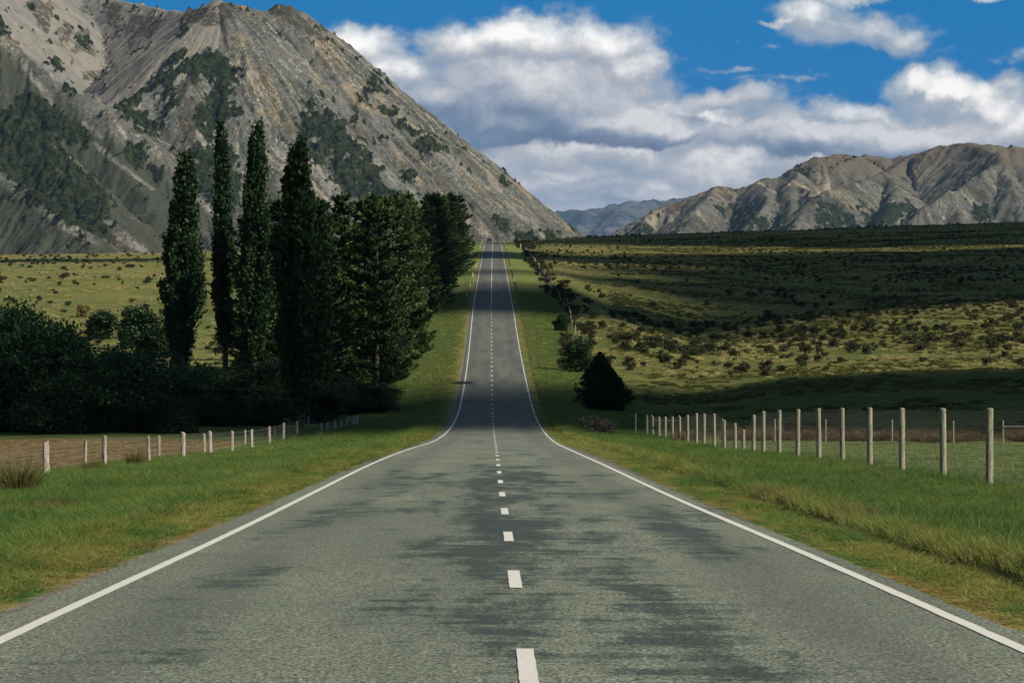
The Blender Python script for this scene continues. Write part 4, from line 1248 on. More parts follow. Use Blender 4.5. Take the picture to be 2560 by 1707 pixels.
def scatter(name, pts, rot, scl, idx, meshes, label=None):
    """one object of kind stuff: tufts instanced on points"""
    coll = bpy.data.collections.new(name + '_kinds')
    for i, me in enumerate(meshes):
        o = bpy.data.objects.new('tuft_kind_%02d' % i, me); coll.objects.link(o)
    me = bpy.data.meshes.new(name)
    me.vertices.add(len(pts)); me.vertices.foreach_set('co', np.asarray(pts, np.float32).ravel())
    a = me.attributes.new('rot', 'FLOAT_VECTOR', 'POINT'); a.data.foreach_set('vector', np.asarray(rot, np.float32).ravel())
    a = me.attributes.new('scl', 'FLOAT_VECTOR', 'POINT'); a.data.foreach_set('vector', np.asarray(scl, np.float32).ravel())
    a = me.attributes.new('idx', 'INT', 'POINT'); a.data.foreach_set('value', np.asarray(idx, np.int32))
    o = bpy.data.objects.new(name, me); C.objects.link(o)
    t = scatter_nodes(); nn = t.nodes; L = t.links
    gi = nn.new('NodeGroupInput'); go = nn.new('NodeGroupOutput')
    ip = nn.new('GeometryNodeInstanceOnPoints')
    ci = nn.new('GeometryNodeCollectionInfo'); ci.inputs['Collection'].default_value = coll
    ci.inputs['Separate Children'].default_value = True; ci.inputs['Reset Children'].default_value = True
    def na(n, ty):
        q = nn.new('GeometryNodeInputNamedAttribute'); q.data_type = ty; q.inputs['Name'].default_value = n
        return [s for s in q.outputs if s.enabled and s.name == 'Attribute'][0]
    L.new(gi.outputs[0], ip.inputs['Points']); L.new(ci.outputs[0], ip.inputs['Instance'])
    ip.inputs['Pick Instance'].default_value = True
    L.new(na('idx', 'INT'), ip.inputs['Instance Index'])
    e2r = nn.new('FunctionNodeEulerToRotation')
    L.new(na('rot', 'FLOAT_VECTOR'), e2r.inputs[0]); L.new(e2r.outputs[0], ip.inputs['Rotation'])
    L.new(na('scl', 'FLOAT_VECTOR'), ip.inputs['Scale'])
    L.new(ip.outputs[0], go.inputs[0])
    md = o.modifiers.new('scatter', 'NODES'); md.node_group = t
    tag(o, label, None, None, 'stuff')
    return o


def fan_points(n, px0, px1, d0, d1, power=1.0):
    """points spread evenly over the land of a fan-shaped area"""
    u = rng.random(n * 3); d = np.sqrt(d0 ** 2 + (d1 ** 2 - d0 ** 2) * u ** power)
    px = px0 + (px1 - px0) * rng.random(n * 3)
    x = (px - X0) / F * d
    return x, d, px


def scrub_points():
    out = []
    # right country: clustered density
    x, d, px = fan_points(5200, 1140, 2700, 380, 1480)
    den = .30 + 2.1 * fbm(x / 26., d / 24., 4, 140)
    den += .5 * sstep(d, 700, 520) * sstep(px, 1500, 1900) - .55 * sstep(d, 380, 500) * 0
    keep = (rng.random(len(x)) < den * .75) & (x > 14.5)
    # open grass at the foot of the second rise
    yy = Y0 - (ground_z(x, d) + -H) / d * F
    keep &= ~((d < 440) & (rng.random(len(x)) < .55))
    X_ = x[keep][:5200]; D_ = d[keep][:5200]
    out.append(np.stack([X_, D_, (.34 + 1.05 * rng.random(len(X_)) ** 2.8) * (1 - .38 * sstep(D_, 550, 1200))], -1))
    # hedge of scrub along the right fence
    k = 470
    dd = 330 + (1450 - 330) * rng.random(k) ** .9
    xx = 12.5 + rng.normal(size=k) * 1.5 + .6 * np.abs(rng.normal(size=k)) * sstep(dd, 700, 400)
    ok = (xx > 9.5) & (rng.random(k) < .5 + .8 * fbm(dd / 25., dd * 0, 2, 150) + .2)
    out.append(np.stack([xx[ok], dd[ok], .5 + .8 * rng.random(ok.sum()) ** 1.5], -1))
    # thicket below the knoll
    k = 75
    px = 1290 + 330 * rng.random(k) ** 1.3; d_ = 375 + 110 * rng.random(k)
    out.append(np.stack([(px - X0) / F * d_, d_, (.55 + .75 * rng.random(k))], -1))
    # left pasture
    x, d, px = fan_points(420, -250, 1010, 330, 1350)
    keep = (x < -22) & (rng.random(len(x)) < .36 + .8 * fbm(x / 30., d / 30., 2, 160)) & ((d > 420) | (rng.random(len(x)) < .6))
    out.append(np.stack([x[keep], d[keep], .55 + .6 * rng.random(keep.sum())], -1))
    return np.concatenate(out)


SP = scrub_points()
SZ = ground_z(SP[:, 0], SP[:, 1])
pxs = X0 + SP[:, 0] / SP[:, 1] * F; pys = Y0 - (SZ - H) / SP[:, 1] * F
vis = (pxs > -5) & (pxs < 2357)
# hidden behind the front rises or behind the pine row
for i in np.nonzero(vis)[0]:
    dd = np.linspace(60, SP[i, 1] - 8, 60); t_ = dd / SP[i, 1]
    zl = H + (SZ[i] + SP[i, 2] * .9 - H) * t_
    if np.any(ground_z(SP[i, 0] * t_, dd) > zl): vis[i] = False
vis &= ~((pxs > 360) & (pxs < 1095) & (pys > 560))
size = SP[:, 2] / SP[:, 1] * vis
order = np.argsort(-size)
big = order[:290]
rest = np.setdiff1d(np.arange(len(SP)), big)


def where_words(x, d, px, s):
    szw = 'large' if s > 1.2 else 'small' if s < .8 else 'middling'
    if x < 0: return szw + ' scrub bush in the left pasture ' + ('near the trees' if d < 480 else 'in its middle' if d < 800 else 'near the mountain')
    if x < 17: return szw + ' scrub bush by the right roadside fence ' + ('above the dip' if d < 420 else 'lower down' if d < 600 else 'higher up')
    if px < 1640: return szw + ' scrub bush ' + ('below the right knoll' if d < 430 else 'on the right knoll' if d < 520 else 'behind the right knoll')
    return szw + ' scrub bush ' + ('at the foot of the sunlit rise' if d < 450 else 'low on the sunlit rise' if d < 520 else 'midway up the sunlit rise' if d < 600 else 'at the crest of the sunlit rise')


ORD = 'first second third fourth fifth sixth seventh eighth ninth tenth eleventh twelfth thirteenth fourteenth fifteenth sixteenth seventeenth eighteenth nineteenth'.split()
TENS = {2: 'twent', 3: 'thirt', 4: 'fort', 5: 'fift', 6: 'sixt', 7: 'sevent'}


def ordinal(n):
    if n < 20: return ORD[n - 1]
    return TENS[n // 10] + ('ieth' if n % 10 == 0 else 'y-' + ORD[n % 10 - 1])


groups_ = {}
for i in sorted(big, key=lambda i: pxs[i]):
    groups_.setdefault(where_words(SP[i, 0], SP[i, 1], pxs[i], SP[i, 2]), []).append(i)
for words, mem in groups_.items():
    for r_k, i in enumerate(mem):
        x, d, s = SP[i]
        lab = words if len(mem) == 1 else ordinal(r_k + 1) + ' from the left, ' + words
        t = thing('scrub_bush', lab, 'bush', (x, d, SZ[i] - .05), rng.random() * 6.28, 'scrub bushes dotted over the pastures')
        v_ = rng.random() * .5 + .8
        t.scale = (s * v_, s * v_, s)
        put('foliage', SM[i % 4][0], t)
n_ = len(rest)
scatter('scrub', np.stack([SP[rest, 0], SP[rest, 1], SZ[rest] - .05], -1), np.stack([0 * rest, 0 * rest, rng.random(n_) * 6.28], -1),
        (SP[rest, 2])[:, None] * np.ones(3) * (.85 + .4 * rng.random((n_, 3))), rng.integers(0, 4, n_), [m_[0] for m_ in SM], 'far small dark scrub over the plain')

# ------------------------------------------------------------------ tussocks, rushes and grass
TUS = [blades_mesh(70, .22, .55, .05, .7, 700 + i, m_straw, curl=.45) for i in range(3)]
TUS += [blades_mesh(70, .42, .48, .08, .9, 710 + i, m_olive, curl=.45) for i in range(3)]
xa, da, pa = fan_points(4200, -250, 1020, 330, 1400)
ka = (xa < -16) & (rng.random(len(xa)) < .42 + 1.2 * fbm(xa / 18., da / 22., 3, 170))
xb, db, pb = fan_points(15000, 1250, 2700, 372, 1400)
kb = (xb > 13.5) & (rng.random(len(xb)) < .40 + 1.3 * fbm(xb / 12., db / 16., 3, 171))
xc, dc, pc = fan_points(26000, 1400, 2600, 226, 1350)
kc = (xc > 13.0) & (rng.random(len(xc)) < .30 + 1.7 * fbm(xc / 16., dc / 14., 4, 172))
tx = np.concatenate([xa[ka], xb[kb], xc[kc]]); td = np.concatenate([da[ka], db[kb], dc[kc]])
tz = ground_z(tx, td); n_ = len(tx)
ts = (.6 + .7 * rng.random(n_)) * np.where(tx < 0, 1.35, 1.0)
scatter('tussock_grass', np.stack([tx, td, tz], -1), np.stack([rng.normal(size=n_) * .1, rng.normal(size=n_) * .1, rng.random(n_) * 6.28], -1),
        ts[:, None] * np.ones(3), np.where(np.arange(n_) < ka.sum() + kb.sum(), rng.integers(0, 3, n_), rng.integers(3, 6, n_)), TUS, 'straw coloured tussocks dotted over the pastures')

# grass tufts of the verges and the paddock
def grass_material():
    m, g = mat('verge_grass')
    p = g.pos()
    t = g.attr('tone')
    col = patch_colour(g, p, (.046, .135, .018), (.112, .178, .028), (.27, .26, .06), .13, .7, .5)
    blue = g.sm(g.noise(g.scalev(p, (1, .5, 1), (7, 3, 0)), .35, 4), .56, .7, 0, .45)
    col = g.mix(blue, col, (.050, .12, .042))
    dkp = g.sm(g.noise(g.scalev(p, (1, .7, 1), (17, 9, 0)), .8, 4, .7), .56, .68, 0, .6)
    col = g.mix(dkp, col, (.022, .060, .014))
    ax_ = g.m('ABSOLUTE', g.n('ShaderNodeSeparateXYZ', None, i0=p).outputs[0])
    ye = g.m('MULTIPLY', g.sm(ax_, 6.2, 4.4), g.sm(g.noise(g.scalev(p, (1, .3, 1)), .8, 3), .36, .6))
    col = g.mix(g.m('MULTIPLY', ye, .8), col, (.27, .24, .055))
    xs_ = g.n('ShaderNodeSeparateXYZ', None, i0=p).outputs[0]
    col = g.mix(g.m('MULTIPLY', g.sm(xs_, 12.3, 13.0), .8), col, g.mix(g.noise(p, .5, 4, .7), (.08, .15, .06), (.30, .32, .12)))
    col = g.mix(g.sm(g.n('ShaderNodeSeparateXYZ', None, i0=p).outputs[1], 215, 300, 0, .7), col, g.mix(g.noise(p, .35, 5, .7), (.075, .13, .025), (.22, .23, .075)))
    red = g.m('MULTIPLY', g.sm(g.noise(g.scalev(p, (1, .5, 1), (3, 31, 0)), .45, 4), .60, .70), .6)
    col = g.mix(red, col, (.16, .085, .045))
    col = g.mix(g.m('POWER', t, 2.0), g.mix(1, col, (.75, .8, .8), 'MULTIPLY'), g.mix(.24, col, (.42, .46, .15)))
    a = g.principled(col, .6, .3)
    tr = g.n('ShaderNodeBsdfTranslucent'); g.set(tr.inputs[0], col)
    ms = g.n('ShaderNodeMixShader'); ms.inputs[0].default_value = .35
    g.t.links.new(a, ms.inputs[1]); g.t.links.new(tr.outputs[0], ms.inputs[2])
    g.out(ms.outputs[0])
    return m


m_grass = grass_material()
GR = [blades_mesh(46, .17, .30, .007, .35, 800 + i, m_grass, curl=.25, tone=(0, 1), wind=(-.10, .05)) for i in range(5)]
GR += [blades_mesh(40, .45, .34, .022, .3, 820 + i, m_grass, curl=.25, tone=(0, 1), wind=(-.10, .05)) for i in range(4)]
GR += [blades_mesh(9, .20, .55, .010, .5, 840 + i, m_olive, curl=.12, tone=(.2, .9), wind=(-.15, .05)) for i in range(2)]


def grass_zone(dens, d0, d1, kinds, sc, xin=3.85, xl=15.5, xr=13.0, umax=.20):
    area = (d1 - d0) * 34
    n = int(dens * area)
    d = d0 + (d1 - d0) * rng.random(n)
    side = rng.random(n) < .5
    x = np.where(side, -(xin + (xl - xin) * rng.random(n)), xin + (xr - xin) * rng.random(n))
    keep = np.abs(x) < umax * d + .5
    x = x[keep]; d = d[keep]
    ax = np.abs(x)
    hgt = .28 + .80 * np.where(x > 0, sstep(ax, 4.75, 5.0), sstep(ax, 4.3, 5.2)) + .5 * fbm(x / 1.3, d / 2., 3, 180) * sstep(ax, 4.4, 5)
    # bare scuffed line and gritty edge right of the road
    edge = np.where(x > 0, 3.64, 3.88) + .20 * fbm(d / 1.2, d * 0, 3, 181)
    bare = (x > 0) & (np.abs(ax - 4.70 - .1 * fbm(d / 5., d * 0, 2, 182)) < .17) & (rng.random(len(x)) < .9)
    thin = (ax < 4.5) & (rng.random(len(x)) < .35)
    ok = (ax > edge) & ~bare & ~thin
    x = x[ok]; d = d[ok]; hgt = hgt[ok]
    z = ground_z(x, d); m = len(x)
    s = sc * (.8 + .4 * rng.random(m))
    return np.stack([x, d, z - .01], -1), np.stack([rng.normal(size=m) * .08, rng.normal(size=m) * .08, rng.random(m) * 6.28], -1), np.stack([s, s, s * np.clip(hgt * .72, .2, .95)], -1), rng.choice(kinds, m)


Z_ = [grass_zone(22, 18, 45, range(5), 1.0), grass_zone(16, 45, 80, range(5), 1.15), grass_zone(8, 80, 135, range(5), 1.5), grass_zone(3.2, 135, 260, range(5, 9), 1.0), grass_zone(1.3, 260, 620, range(5, 9), 1.15, xl=14, xr=12)]
# paddock behind the deer fence
n = 22000
d = 66 + 128 * np.sqrt(rng.random(n)); px = 1560 + 1150 * rng.random(n); x = (px - X0) / F * d
k = (x > 12.3); x = x[k]; d = d[k]; m = len(x)
Z_.append((np.stack([x, d, ground_z(x, d) - .01], -1), np.stack([0 * x, 0 * x, rng.random(m) * 6.28], -1), np.stack([1 + 0 * x, 1 + 0 * x, .42 + .2 * rng.random(m) + .25 * (fbm(x / 3., d / 4., 2, 190) > .35)], -1), rng.choice(range(5, 9), m)))
n = 2600
d = 20 + 130 * rng.random(n) ** 1.3; sd_s = np.where(rng.random(n) < .5, -1, 1); x = sd_s * (4.9 + 9.5 * rng.random(n))
k = (np.abs(x) < .2 * d) & (rng.random(n) < .35 + 1.2 * fbm(x / 2.5, d / 3.5, 3, 188)); x = x[k]; d = d[k]; m = len(x)
Z_.append((np.stack([x, d, ground_z(x, d) - .01], -1), np.stack([0 * x, 0 * x, rng.random(m) * 6.28], -1), np.stack([1 + 0 * x, 1 + 0 * x, .5 + .35 * rng.random(m)], -1), rng.choice([9, 10], m)))
n = 26000
d = 226 + 150 * np.sqrt(rng.random(n)); px = 1420 + 1100 * rng.random(n); x = (px - X0) / F * d
k = (x > 12.5) & (rng.random(n) < .5 + 1.2 * fbm(x / 9., d / 12., 3, 198)); x = x[k]; d = d[k]; m = len(x)
Z_.append((np.stack([x, d, ground_z(x, d) - .01], -1), np.stack([0 * x, 0 * x, rng.random(m) * 6.28], -1), np.stack([1.3 + 0 * x, 1.3 + 0 * x, .5 + .4 * rng.random(m)], -1), rng.choice(range(5, 9), m)))
gp = [np.concatenate([z[i] for z in Z_]) for i in range(4)]
scatter('verge_grass', gp[0], gp[1], gp[2], gp[3], GR, 'rough green grass on the verges and paddock')

# brown rushes along the paddock foot, right
RB = [blades_mesh(170, .45, 1.25, .03, .75, 740 + i, m_brownrush, curl=.3) for i in range(2)]
n = 330
px = 1560 + 1000 * rng.random(n); d = 196 + 16 * rng.random(n) + 6 * np.sin(px / 90.)
k = rng.random(n) < .35 + 1.8 * fbm(px / 50., px * 0, 3, 195) + .2 * sstep(px, 1700, 2100)
px = px[k]; d = d[k]; x = (px - X0) / F * d; m = len(x)
scatter('rushes', np.stack([x, d, ground_z(x, d) - .02], -1), np.stack([0 * x, 0 * x, rng.random(m) * 6.28], -1), (.5 + .55 * rng.random(m))[:, None] * np.array([1.2, 1.2, 1]), rng.integers(0, 2, m), RB, 'band of brown rushes at the foot of the shaded hill')
# single rushes by the left fence
RU = [blades_mesh(520, .34, 1.0, .018, .75, 760 + i, m_rush, curl=.12) for i in range(2)]
for i, (px, by, hp, wp, lab) in enumerate([(45, 1136, 78, 95, 'large green rush clump in the verge at the left edge'), (5, 1115, 50, 50, 'brown rush clump behind the large green one'), (312, 1079, 50, 42, 'orange brown rush clump between the third and fourth fence posts'),
                                           (205, 1090, 35, 40, 'low brown rush clump between the second and third fence posts'), (228, 1090, 30, 30, 'small rush clump at the foot of the third fence post')]):
    x, d, z = hit(px, by, 50)
    t = thing('rush_clump', lab, 'rush', (x, d, z - .02), i * 1.1, 'rush clumps beside the left fence')
    t.scale = (wp / F * d / 1.15,) * 2 + (hp / F * d / .72,)
    put('stems', RU[i % 2], t)

# stones on the ploughed field
m_stone, g = mat('field_stone')
g.out(g.principled(g.mix(g.noise(g.pos(), 9, 4), (.25, .23, .20), (.6, .57, .5)), .9, .2))


# ------------------------------------------------------------------ fences
def wood(name, c0, c1, c2):
    m, g = mat(name)
    p = g.n('ShaderNodeTexCoord').outputs['Object']
    n = g.noise(g.scalev(p, (14, 14, 1.6)), 1.5, 6, .7)
    n2 = g.noise(g.scalev(g.pos(), (1, 1, .5)), 3.0, 4, .6)
    col = g.ramp(n, [(.3, c0), (.5, c1), (.72, c2)])
    col = g.mix(g.sm(n2, .55, .75, 0, .4), col, (.16, .17, .09))
    g.out(g.principled(col, .9, .15, n, .8, .02))
    return m


m_oldwood = wood('weathered_post_wood', (.10, .085, .07), (.33, .29, .25), (.52, .46, .41))
m_postwood = wood('treated_post_wood', (.10, .095, .07), (.25, .235, .18), (.38, .36, .29))
m_wire, g = mat('galvanised_wire')
g.out(g.principled((.42, .44, .44), .5, .5, Metallic=.4))


def post_mesh(h, r, seg=12, split=False, seed=0):
    r_ = np.random.default_rng(seed)
    zz = np.array([-.3, 0, h * .2, h * .4, h * .6, h * .8, h * .985, h])
    an = np.linspace(0, 2 * math.pi, seg, endpoint=False)
    V_ = []
    for i, z in enumerate(zz):
        rr = r * (1.06 - .10 * max(z, 0) / h) * (1 + (.10 if split else .03) * r_.normal(size=seg) * .6)
        if split: rr = rr * (1 + .16 * np.cos(2 * an + seed))
        if i == len(zz) - 1: rr = rr * .88
        zt = z + ((.035 * np.cos(an + seed) if split else .006 * np.cos(an)) if i >= len(zz) - 2 else 0)
        V_.append(np.stack([np.cos(an) * rr, np.sin(an) * rr, zt + 0 * an], -1))
    V_.append(np.array([[0, 0, h + (.01 if not split else 0)]]))
    V_ = np.concatenate(V_)
    f = [(i * seg + j, i * seg + (j + 1) % seg, (i + 1) * seg + (j + 1) % seg, (i + 1) * seg + j) for i in range(len(zz) - 1) for j in range(seg)]
    ti = (len(zz) - 1) * seg; c = len(V_) - 1
    f += [(ti + j, ti + (j + 1) % seg, c, c) for j in range(seg)]
    me = bpy.data.meshes.new('post')
    me.from_pydata([tuple(v) for v in V_], [], [tuple(dict.fromkeys(q)) for q in f])
    return me


def wires_mesh(tops, heights, r=.004, sag=.02, droppers=0, nseg=4):
    """horizontal wires through the posts, with optional upright stays"""
    parts = []
    for hh in heights:
        for (a, ha), (b, hb) in zip(tops[:-1], tops[1:]):
            p0 = np.array(a) + np.array([0, 0, hh * ha]); p1 = np.array(b) + np.array([0, 0, hh * hb])
            t = np.linspace(0, 1, nseg)[:, None]
            pth = p0 + (p1 - p0) * t; pth[:, 2] -= (4 * t * (1 - t))[:, 0] * sag
            parts.append(tube(pth, [r] * nseg, 3))
    if droppers:
        for (a, ha), (b, hb) in zip(tops[:-1], tops[1:]):
            L = math.dist(a, b); k = max(1, int(L / droppers))
            for i in range(1, k):
                t = i / k
                q = np.array(a) * (1 - t) + np.array(b) * t; hh = ha * (1 - t) + hb * t
                parts.append(tube(np.array([q + [0, 0, hh * min(heights)], q + [0, 0, hh * max(heights)]]), [r * .7] * 2, 3))
    return join(parts)


# left fence along the verge
LF = [(-30, 1035, 1125, .085), (107, 1020, 1105, .095), (240, 1010, 1088, .09), (342, 1002, 1070, .08), (420, 993, 1055, .12), (483, 990, 1041, .085), (533, 989, 1035, .08), (578, 986, 1031, .08),
      (619, 984, 1027, .08), (651, 982, 1022, .085), (682, 983, 1017, .08), (709, 986, 1017, .06), (738, 991, 1017, .07), (752, 976, 1011, .08), (769, 979, 1009, .08), (784, 986, 1007, .07), (797, 980, 1008, .06), (812, 974, 1002, .13), (820, 971, 998, .09)]
tops = []
fence = thing('wire_fence', 'old weathered post and wire fence along the ploughed field on the left', 'fence', (0, 0, 0))
for i, (px, ty, by, r) in enumerate(LF):
    d = 14.6 * F / (X0 - px) if i < 12 else 243 + (i - 12) * 3.2
    x = (px - X0) / F * d
    z = gz(x, d)
    h = max(.9, (by - ty) / F * d)
    # keep the sight height of the top
    ztop = H + (Y0 - ty) / F * d
    h = max(.8, min(1.7, ztop - z)) if i >= 12 else max(h, ztop - z)
    o = put('post', post_mesh(h, r, 12, True, i), fence)
    o.data.materials.append(m_oldwood)
    o.location = (x, d, z); o.rotation_euler = (random.uniform(-.02, .02), random.uniform(-.025, .025), random.random() * 3)
    tops.append(((x, d, z), h))
for po in fence.children: po['kind'] = 'thing'
v, f = wires_mesh(tops, (.94, .72, .52, .33, .16), .0045, .03, 2.2)
w_ = mesh_np('wire_netting', v, f, m_wire, True, fence)
# second, thinner fence just behind it
LB = [(-90, 1045, 1110), (195, 1012, 1080), (365, 1000, 1061), (470, 995, 1037), (563, 987, 1029), (631, 989, 1016), (722, 990, 1008)]
fence2 = thing('wire_fence', 'second thinner post and wire fence just behind the verge fence on the left', 'fence', (0, 0, 0))
tops = []
for i, (px, ty, by) in enumerate(LB):
    d = 16.4 * F / (X0 - px); x = -16.4; z = gz(x, d); ztop = H + (Y0 - ty) / F * d
    h = max(.7, ztop - z)
    o = put('post', post_mesh(h, .062, 10, True, 40 + i), fence2); o.data.materials.append(m_oldwood)
    o.location = (x, d, z); o.rotation_euler = (0, [-.02, .05, -.01, .03, .0, .02, 0][i], i)
    tops.append(((x, d, z), h))
v, f = wires_mesh(tops, (.9, .6, .35), .004, .04, 4)
mesh_np('wire_netting', v, f, m_wire, True, fence2)

# deer fence, right
RF = [(2400, 938, 1135), (2274, 938, 1118), (2168, 938, 1105), (2073, 937, 1090), (1999, 936, 1077), (1936, 937, 1068), (1882, 938, 1063), (1833, 940, 1062), (1790, 942, 1047), (1754, 944, 1046), (1731, 953, 1047), (1708, 987, 1048), (1689, 972, 1048),
      (1664, 965, 1048), (1641, 950, 1036), (1617, 950, 1030), (1600, 949, 1025), (1580, 953, 1025), (1562, 957, 1025), (1545, 957, 1022), (1528, 957, 1020), (1514, 957, 1018), (1499, 956, 1015), (1486, 953, 1010)]
RDp = [68.3, 75, 82.8, 91.2, 99, 107, 114.6, 122, 130, 138, 144, 150, 155, 161, 168.5, 177, 184, 192, 198, 203, 207, 211, 216, 221]
deer = thing('deer_fence', 'tall round post and wire mesh fence along the right verge', 'fence', (0, 0, 0))
tops = []
for i, ((px, ty, by), d) in enumerate(zip(RF, RDp)):
    x = (px - X0) / F * d; z = gz(x, d)
    ztop = H + (Y0 - ty) / F * d
    h = max(1.0, ztop - z)
    o = put('post', post_mesh(h, .085, 16, False, 70 + i), deer); o.data.materials.append(m_postwood)
    o.location = (x, d, z); o.rotation_euler = (random.uniform(-.01, .01), random.uniform(-.012, .012), i)
    tops.append(((x, d, z), h))
v, f = wires_mesh([((a[0] + .09, a[1], a[2]), min(h, 1.95)) for a, h in tops], [.97, .86, .76, .66, .57, .48, .40, .32, .25, .18, .11, .05], .0034, .01, .30, 3)
m_mesh, g = mat('dull_mesh_wire')
g.out(g.principled((.20, .205, .18), .6, .3))
mesh_np('wire_mesh', v, f, m_mesh, True, deer)

# back fence of the paddock with two rails
back = thing('paddock_fence', 'low thin post fence with pale rails at the far side of the paddock', 'fence', (0, 0, 0))
tops = []
for i, (px, d) in enumerate([(1460, 226), (1497, 218), (1560, 212), (1660, 205), (1780, 200), (1897, 196), (2050, 192), (2191, 190), (2305, 188), (2410, 186)]):
    x = (px - X0) / F * d; z = gz(x, d); h = 1.45 if i not in (1, 2) else 1.5
    o = put('post', post_mesh(h, .05, 8, False, 100 + i), back); o.data.materials.append(m_postwood); o.location = (x, d, z)
    tops.append(((x, d, z), h))
v, f = wires_mesh(tops, (.92, .7, .45, .25), .003, .02)
mesh_np('wire', v, f, m_mesh, True, back)
for a, b in ((1, 2), (8, 9)):
    pa_, ha = tops[a]; pb_, hb = tops[b]
    v, f = tube(np.array([np.array(pa_) + [0, -.08, ha * .75], np.array(pb_) + [0, -.08, hb * .75]]), [.055, .055], 8)
    mesh_np('rail', v, f, m_oldwood, True, back)

# roadside fence climbing beyond the dip
climb = thing('wire_fence', 'small pale post fence climbing the hill through scrub right of the road', 'fence', (0, 0, 0))
tops = []
for i in range(62):
    d = 330 + i * 13.5
    x = 12.2 + .3 * math.sin(i); z = gz(x, d)
    tops.append(((x, d, z), 1.3))
    me = post_mesh(1.3, .07, 6, False, i) if i < 3 else pm_
    pm_ = me
    if i < 3: me.materials.append(m_oldwood)
    o = put('post', me, climb); o.location = (x, d, z); o.rotation_euler = (0, random.uniform(-.06, .06), i)
v, f = wires_mesh(tops, (.9, .5), .006, .02)
mesh_np('wire', v, f, m_wire, True, climb)

# ------------------------------------------------------------------ marker posts
m_white, g = mat('white_plastic_post')
g.out(g.principled((.82, .82, .80), .5, .4))
m_band, g = mat('marker_band')
g.out(g.principled((.10, .03, .02), .5, .4))


def box_mesh(name, sx_, sy_, sz_, z0, m, x0=0, y0=0, top=1.0):
    x, y = sx_ / 2, sy_ / 2
    v = [(-x, -y, z0), (x, -y, z0), (x, y, z0), (-x, y, z0), (-x * top, -y * top, z0 + sz_), (x * top, -y * top, z0 + sz_), (x * top, y * top, z0 + sz_), (-x * top, y * top, z0 + sz_)]
    v = [(a + x0, b + y0, c) for a, b, c in v]
    me = bpy.data.meshes.new(name)
    me.from_pydata(v, [], [(0, 3, 2, 1), (4, 5, 6, 7), (0, 1, 5, 4), (1, 2, 6, 5), (2, 3, 7, 6), (3, 0, 4, 7)])
    me.materials.append(m)
    return me


mk_body = box_mesh('body', .13, .06, 1.12, -.1, m_white, top=.85)
mk_band = box_mesh('reflector_band', .135, .066, .12, .70, m_band)
d_list = [(-4.75, 590), (-4.65, 655), (-4.6, 735), (-4.55, 845), (-4.6, 1010), (-4.75, 1190), (-4.75, 1290), (-4.4, 1390), (4.7, 700), (4.7, 820), (4.8, 995), (4.85, 1170), (4.8, 1290), (4.75, 1400)]
ords = ['nearest', 'second', 'third', 'fourth', 'fifth', 'sixth', 'seventh', 'farthest']
for i, (x, d) in enumerate(d_list):
    j = i if i < 8 else i - 8
    nm = ords[j] if i != len(d_list) - 1 else 'farthest'
    t = thing('marker_post', '%s white road marker post on the %s verge of the climb' % (nm, 'left' if x < 0 else 'right'), 'marker post', (x, d, gz(x, d)), 0, 'white marker posts along the climbing road')
    put('body', mk_body, t); put('reflector_band', mk_band, t)
m_or, g = mat('orange_plastic')
g.out(g.principled((.62, .44, .33), .5, .4))
x, d, z = (1196 - X0) / F * 1190, 1190, 0
z = gz(x, d)
t = thing('marker_post', 'pale orange utility marker standing wide of the right verge', 'marker post', (x, d, z))
put('body', box_mesh('body', .28, .08, 1.7, -.1, m_or, top=.9), t)
put('cap', box_mesh('cap', .30, .10, .18, 1.6, m_white), t)

# ------------------------------------------------------------------ car near the crest
m_car, g = mat('dark_car_paint'); g.out(g.principled((.018, .020, .024), .3, .5))
m_glass, g = mat('dark_glass'); g.out(g.principled((.02, .03, .035), .1, .6))
m_tyre, g = mat('rubber'); g.out(g.principled((.015, .015, .015), .9, .2))
m_red, g = mat('red_lens'); g.out(g.principled((.35, .01, .01), .3, .5))
m_chr, g = mat('bright_trim'); g.out(g.principled((.6, .6, .6), .25, .6, Metallic=.8))
import bmesh


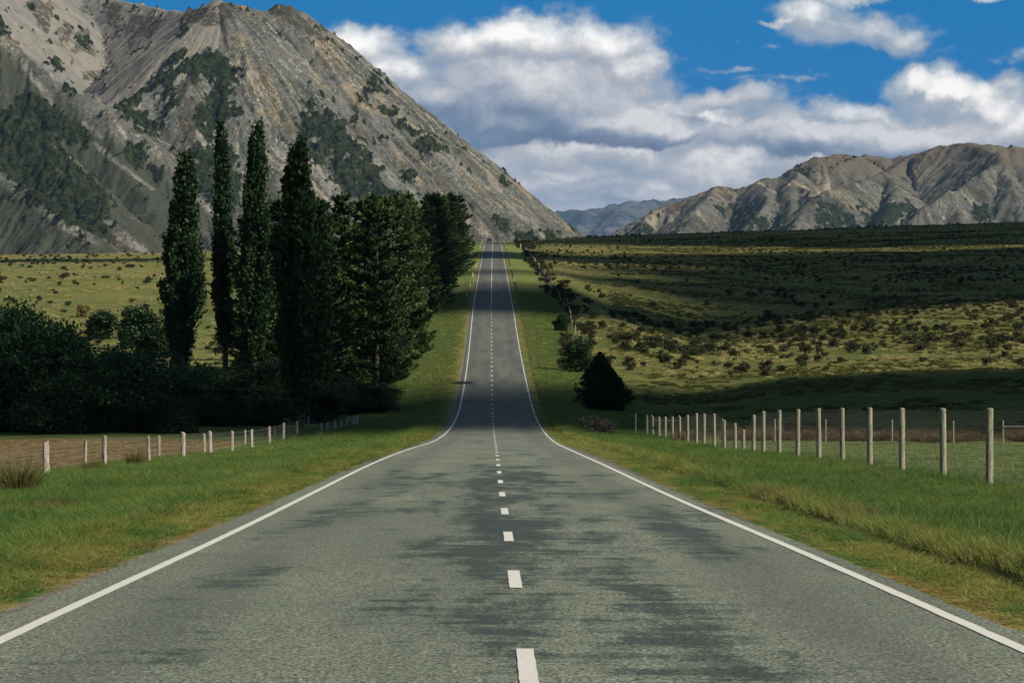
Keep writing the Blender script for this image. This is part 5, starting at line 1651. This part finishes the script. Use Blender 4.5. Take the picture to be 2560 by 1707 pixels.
def car():
    d = 1385.0; x = -1.75 + 0.1
    t = thing('car', 'small dark car driving away in the left lane near the crest', 'car', (x, d, float(R(d)) - .02))
    prof = [(-2.2, .35), (-2.25, .75), (-2.2, 1.0), (-1.95, 1.08), (-1.55, 1.62), (-1.2, 1.70), (.3, 1.68), (1.0, 1.12), (2.0, .98), (2.25, .75), (2.2, .35)]
    bm = bmesh.new()
    rows = []
    for sx_ in (-1, -.93, .93, 1):
        rows.append([bm.verts.new((sx_ * (.90 if z < 1.1 else .76), y, (z if abs(sx_) < 1 else (z - .03 if z > .4 else z + .05)))) for y, z in prof])
    for a, b in zip(rows[:-1], rows[1:]):
        n = len(prof)
        for j in range(n): bm.faces.new((a[j], a[(j + 1) % n], b[(j + 1) % n], b[j]))
    bm.faces.new(rows[0][::-1]); bm.faces.new(rows[-1])
    bmesh.ops.recalc_face_normals(bm, faces=bm.faces)
    me = bpy.data.meshes.new('body'); bm.to_mesh(me); me.materials.append(m_car)
    put('body', me, t)
    # rear window, follows the tailgate slope
    me = bpy.data.meshes.new('rear_window')
    me.from_pydata([(-.66, -1.93, 1.14), (.66, -1.93, 1.14), (.58, -1.60, 1.58), (-.58, -1.60, 1.58), (-.66, -1.88, 1.12), (.66, -1.88, 1.12), (.58, -1.55, 1.56), (-.58, -1.55, 1.56)], [],
                   [(0, 1, 2, 3), (4, 7, 6, 5), (0, 4, 5, 1), (1, 5, 6, 2), (2, 6, 7, 3), (3, 7, 4, 0)])
    me.materials.append(m_glass); put('rear_window', me, t)
    for s_ in (-1, 1): put('side_window', box_mesh('side_window', .03, 1.6, .4, 1.14, m_glass, s_ * .84, -.55, .9), t)
    put('bumper', box_mesh('bumper', 1.7, .14, .22, .42, m_tyre, 0, -2.27), t)
    put('number_plate', box_mesh('number_plate', .36, .02, .13, .78, m_chr, 0, -2.265), t)
    put('trim', box_mesh('trim', .95, .03, .06, .98, m_chr, 0, -2.24), t)
    for s_ in (-1, 1): put('tail_light', box_mesh('tail_light', .22, .06, .28, .80, m_red, s_ * .76, -2.235), t)
    for sx_ in (-.80, .80):
        for sy_ in (-1.4, 1.4):
            v, f = tube(np.array([(sx_ - .11, sy_, .33), (sx_ - .1, sy_, .33), (sx_ + .1, sy_, .33), (sx_ + .11, sy_, .33)]), [.05, .33, .33, .05], 18)
            o = mesh_np('wheel', v, f, m_tyre, False, t)
    return t


car()
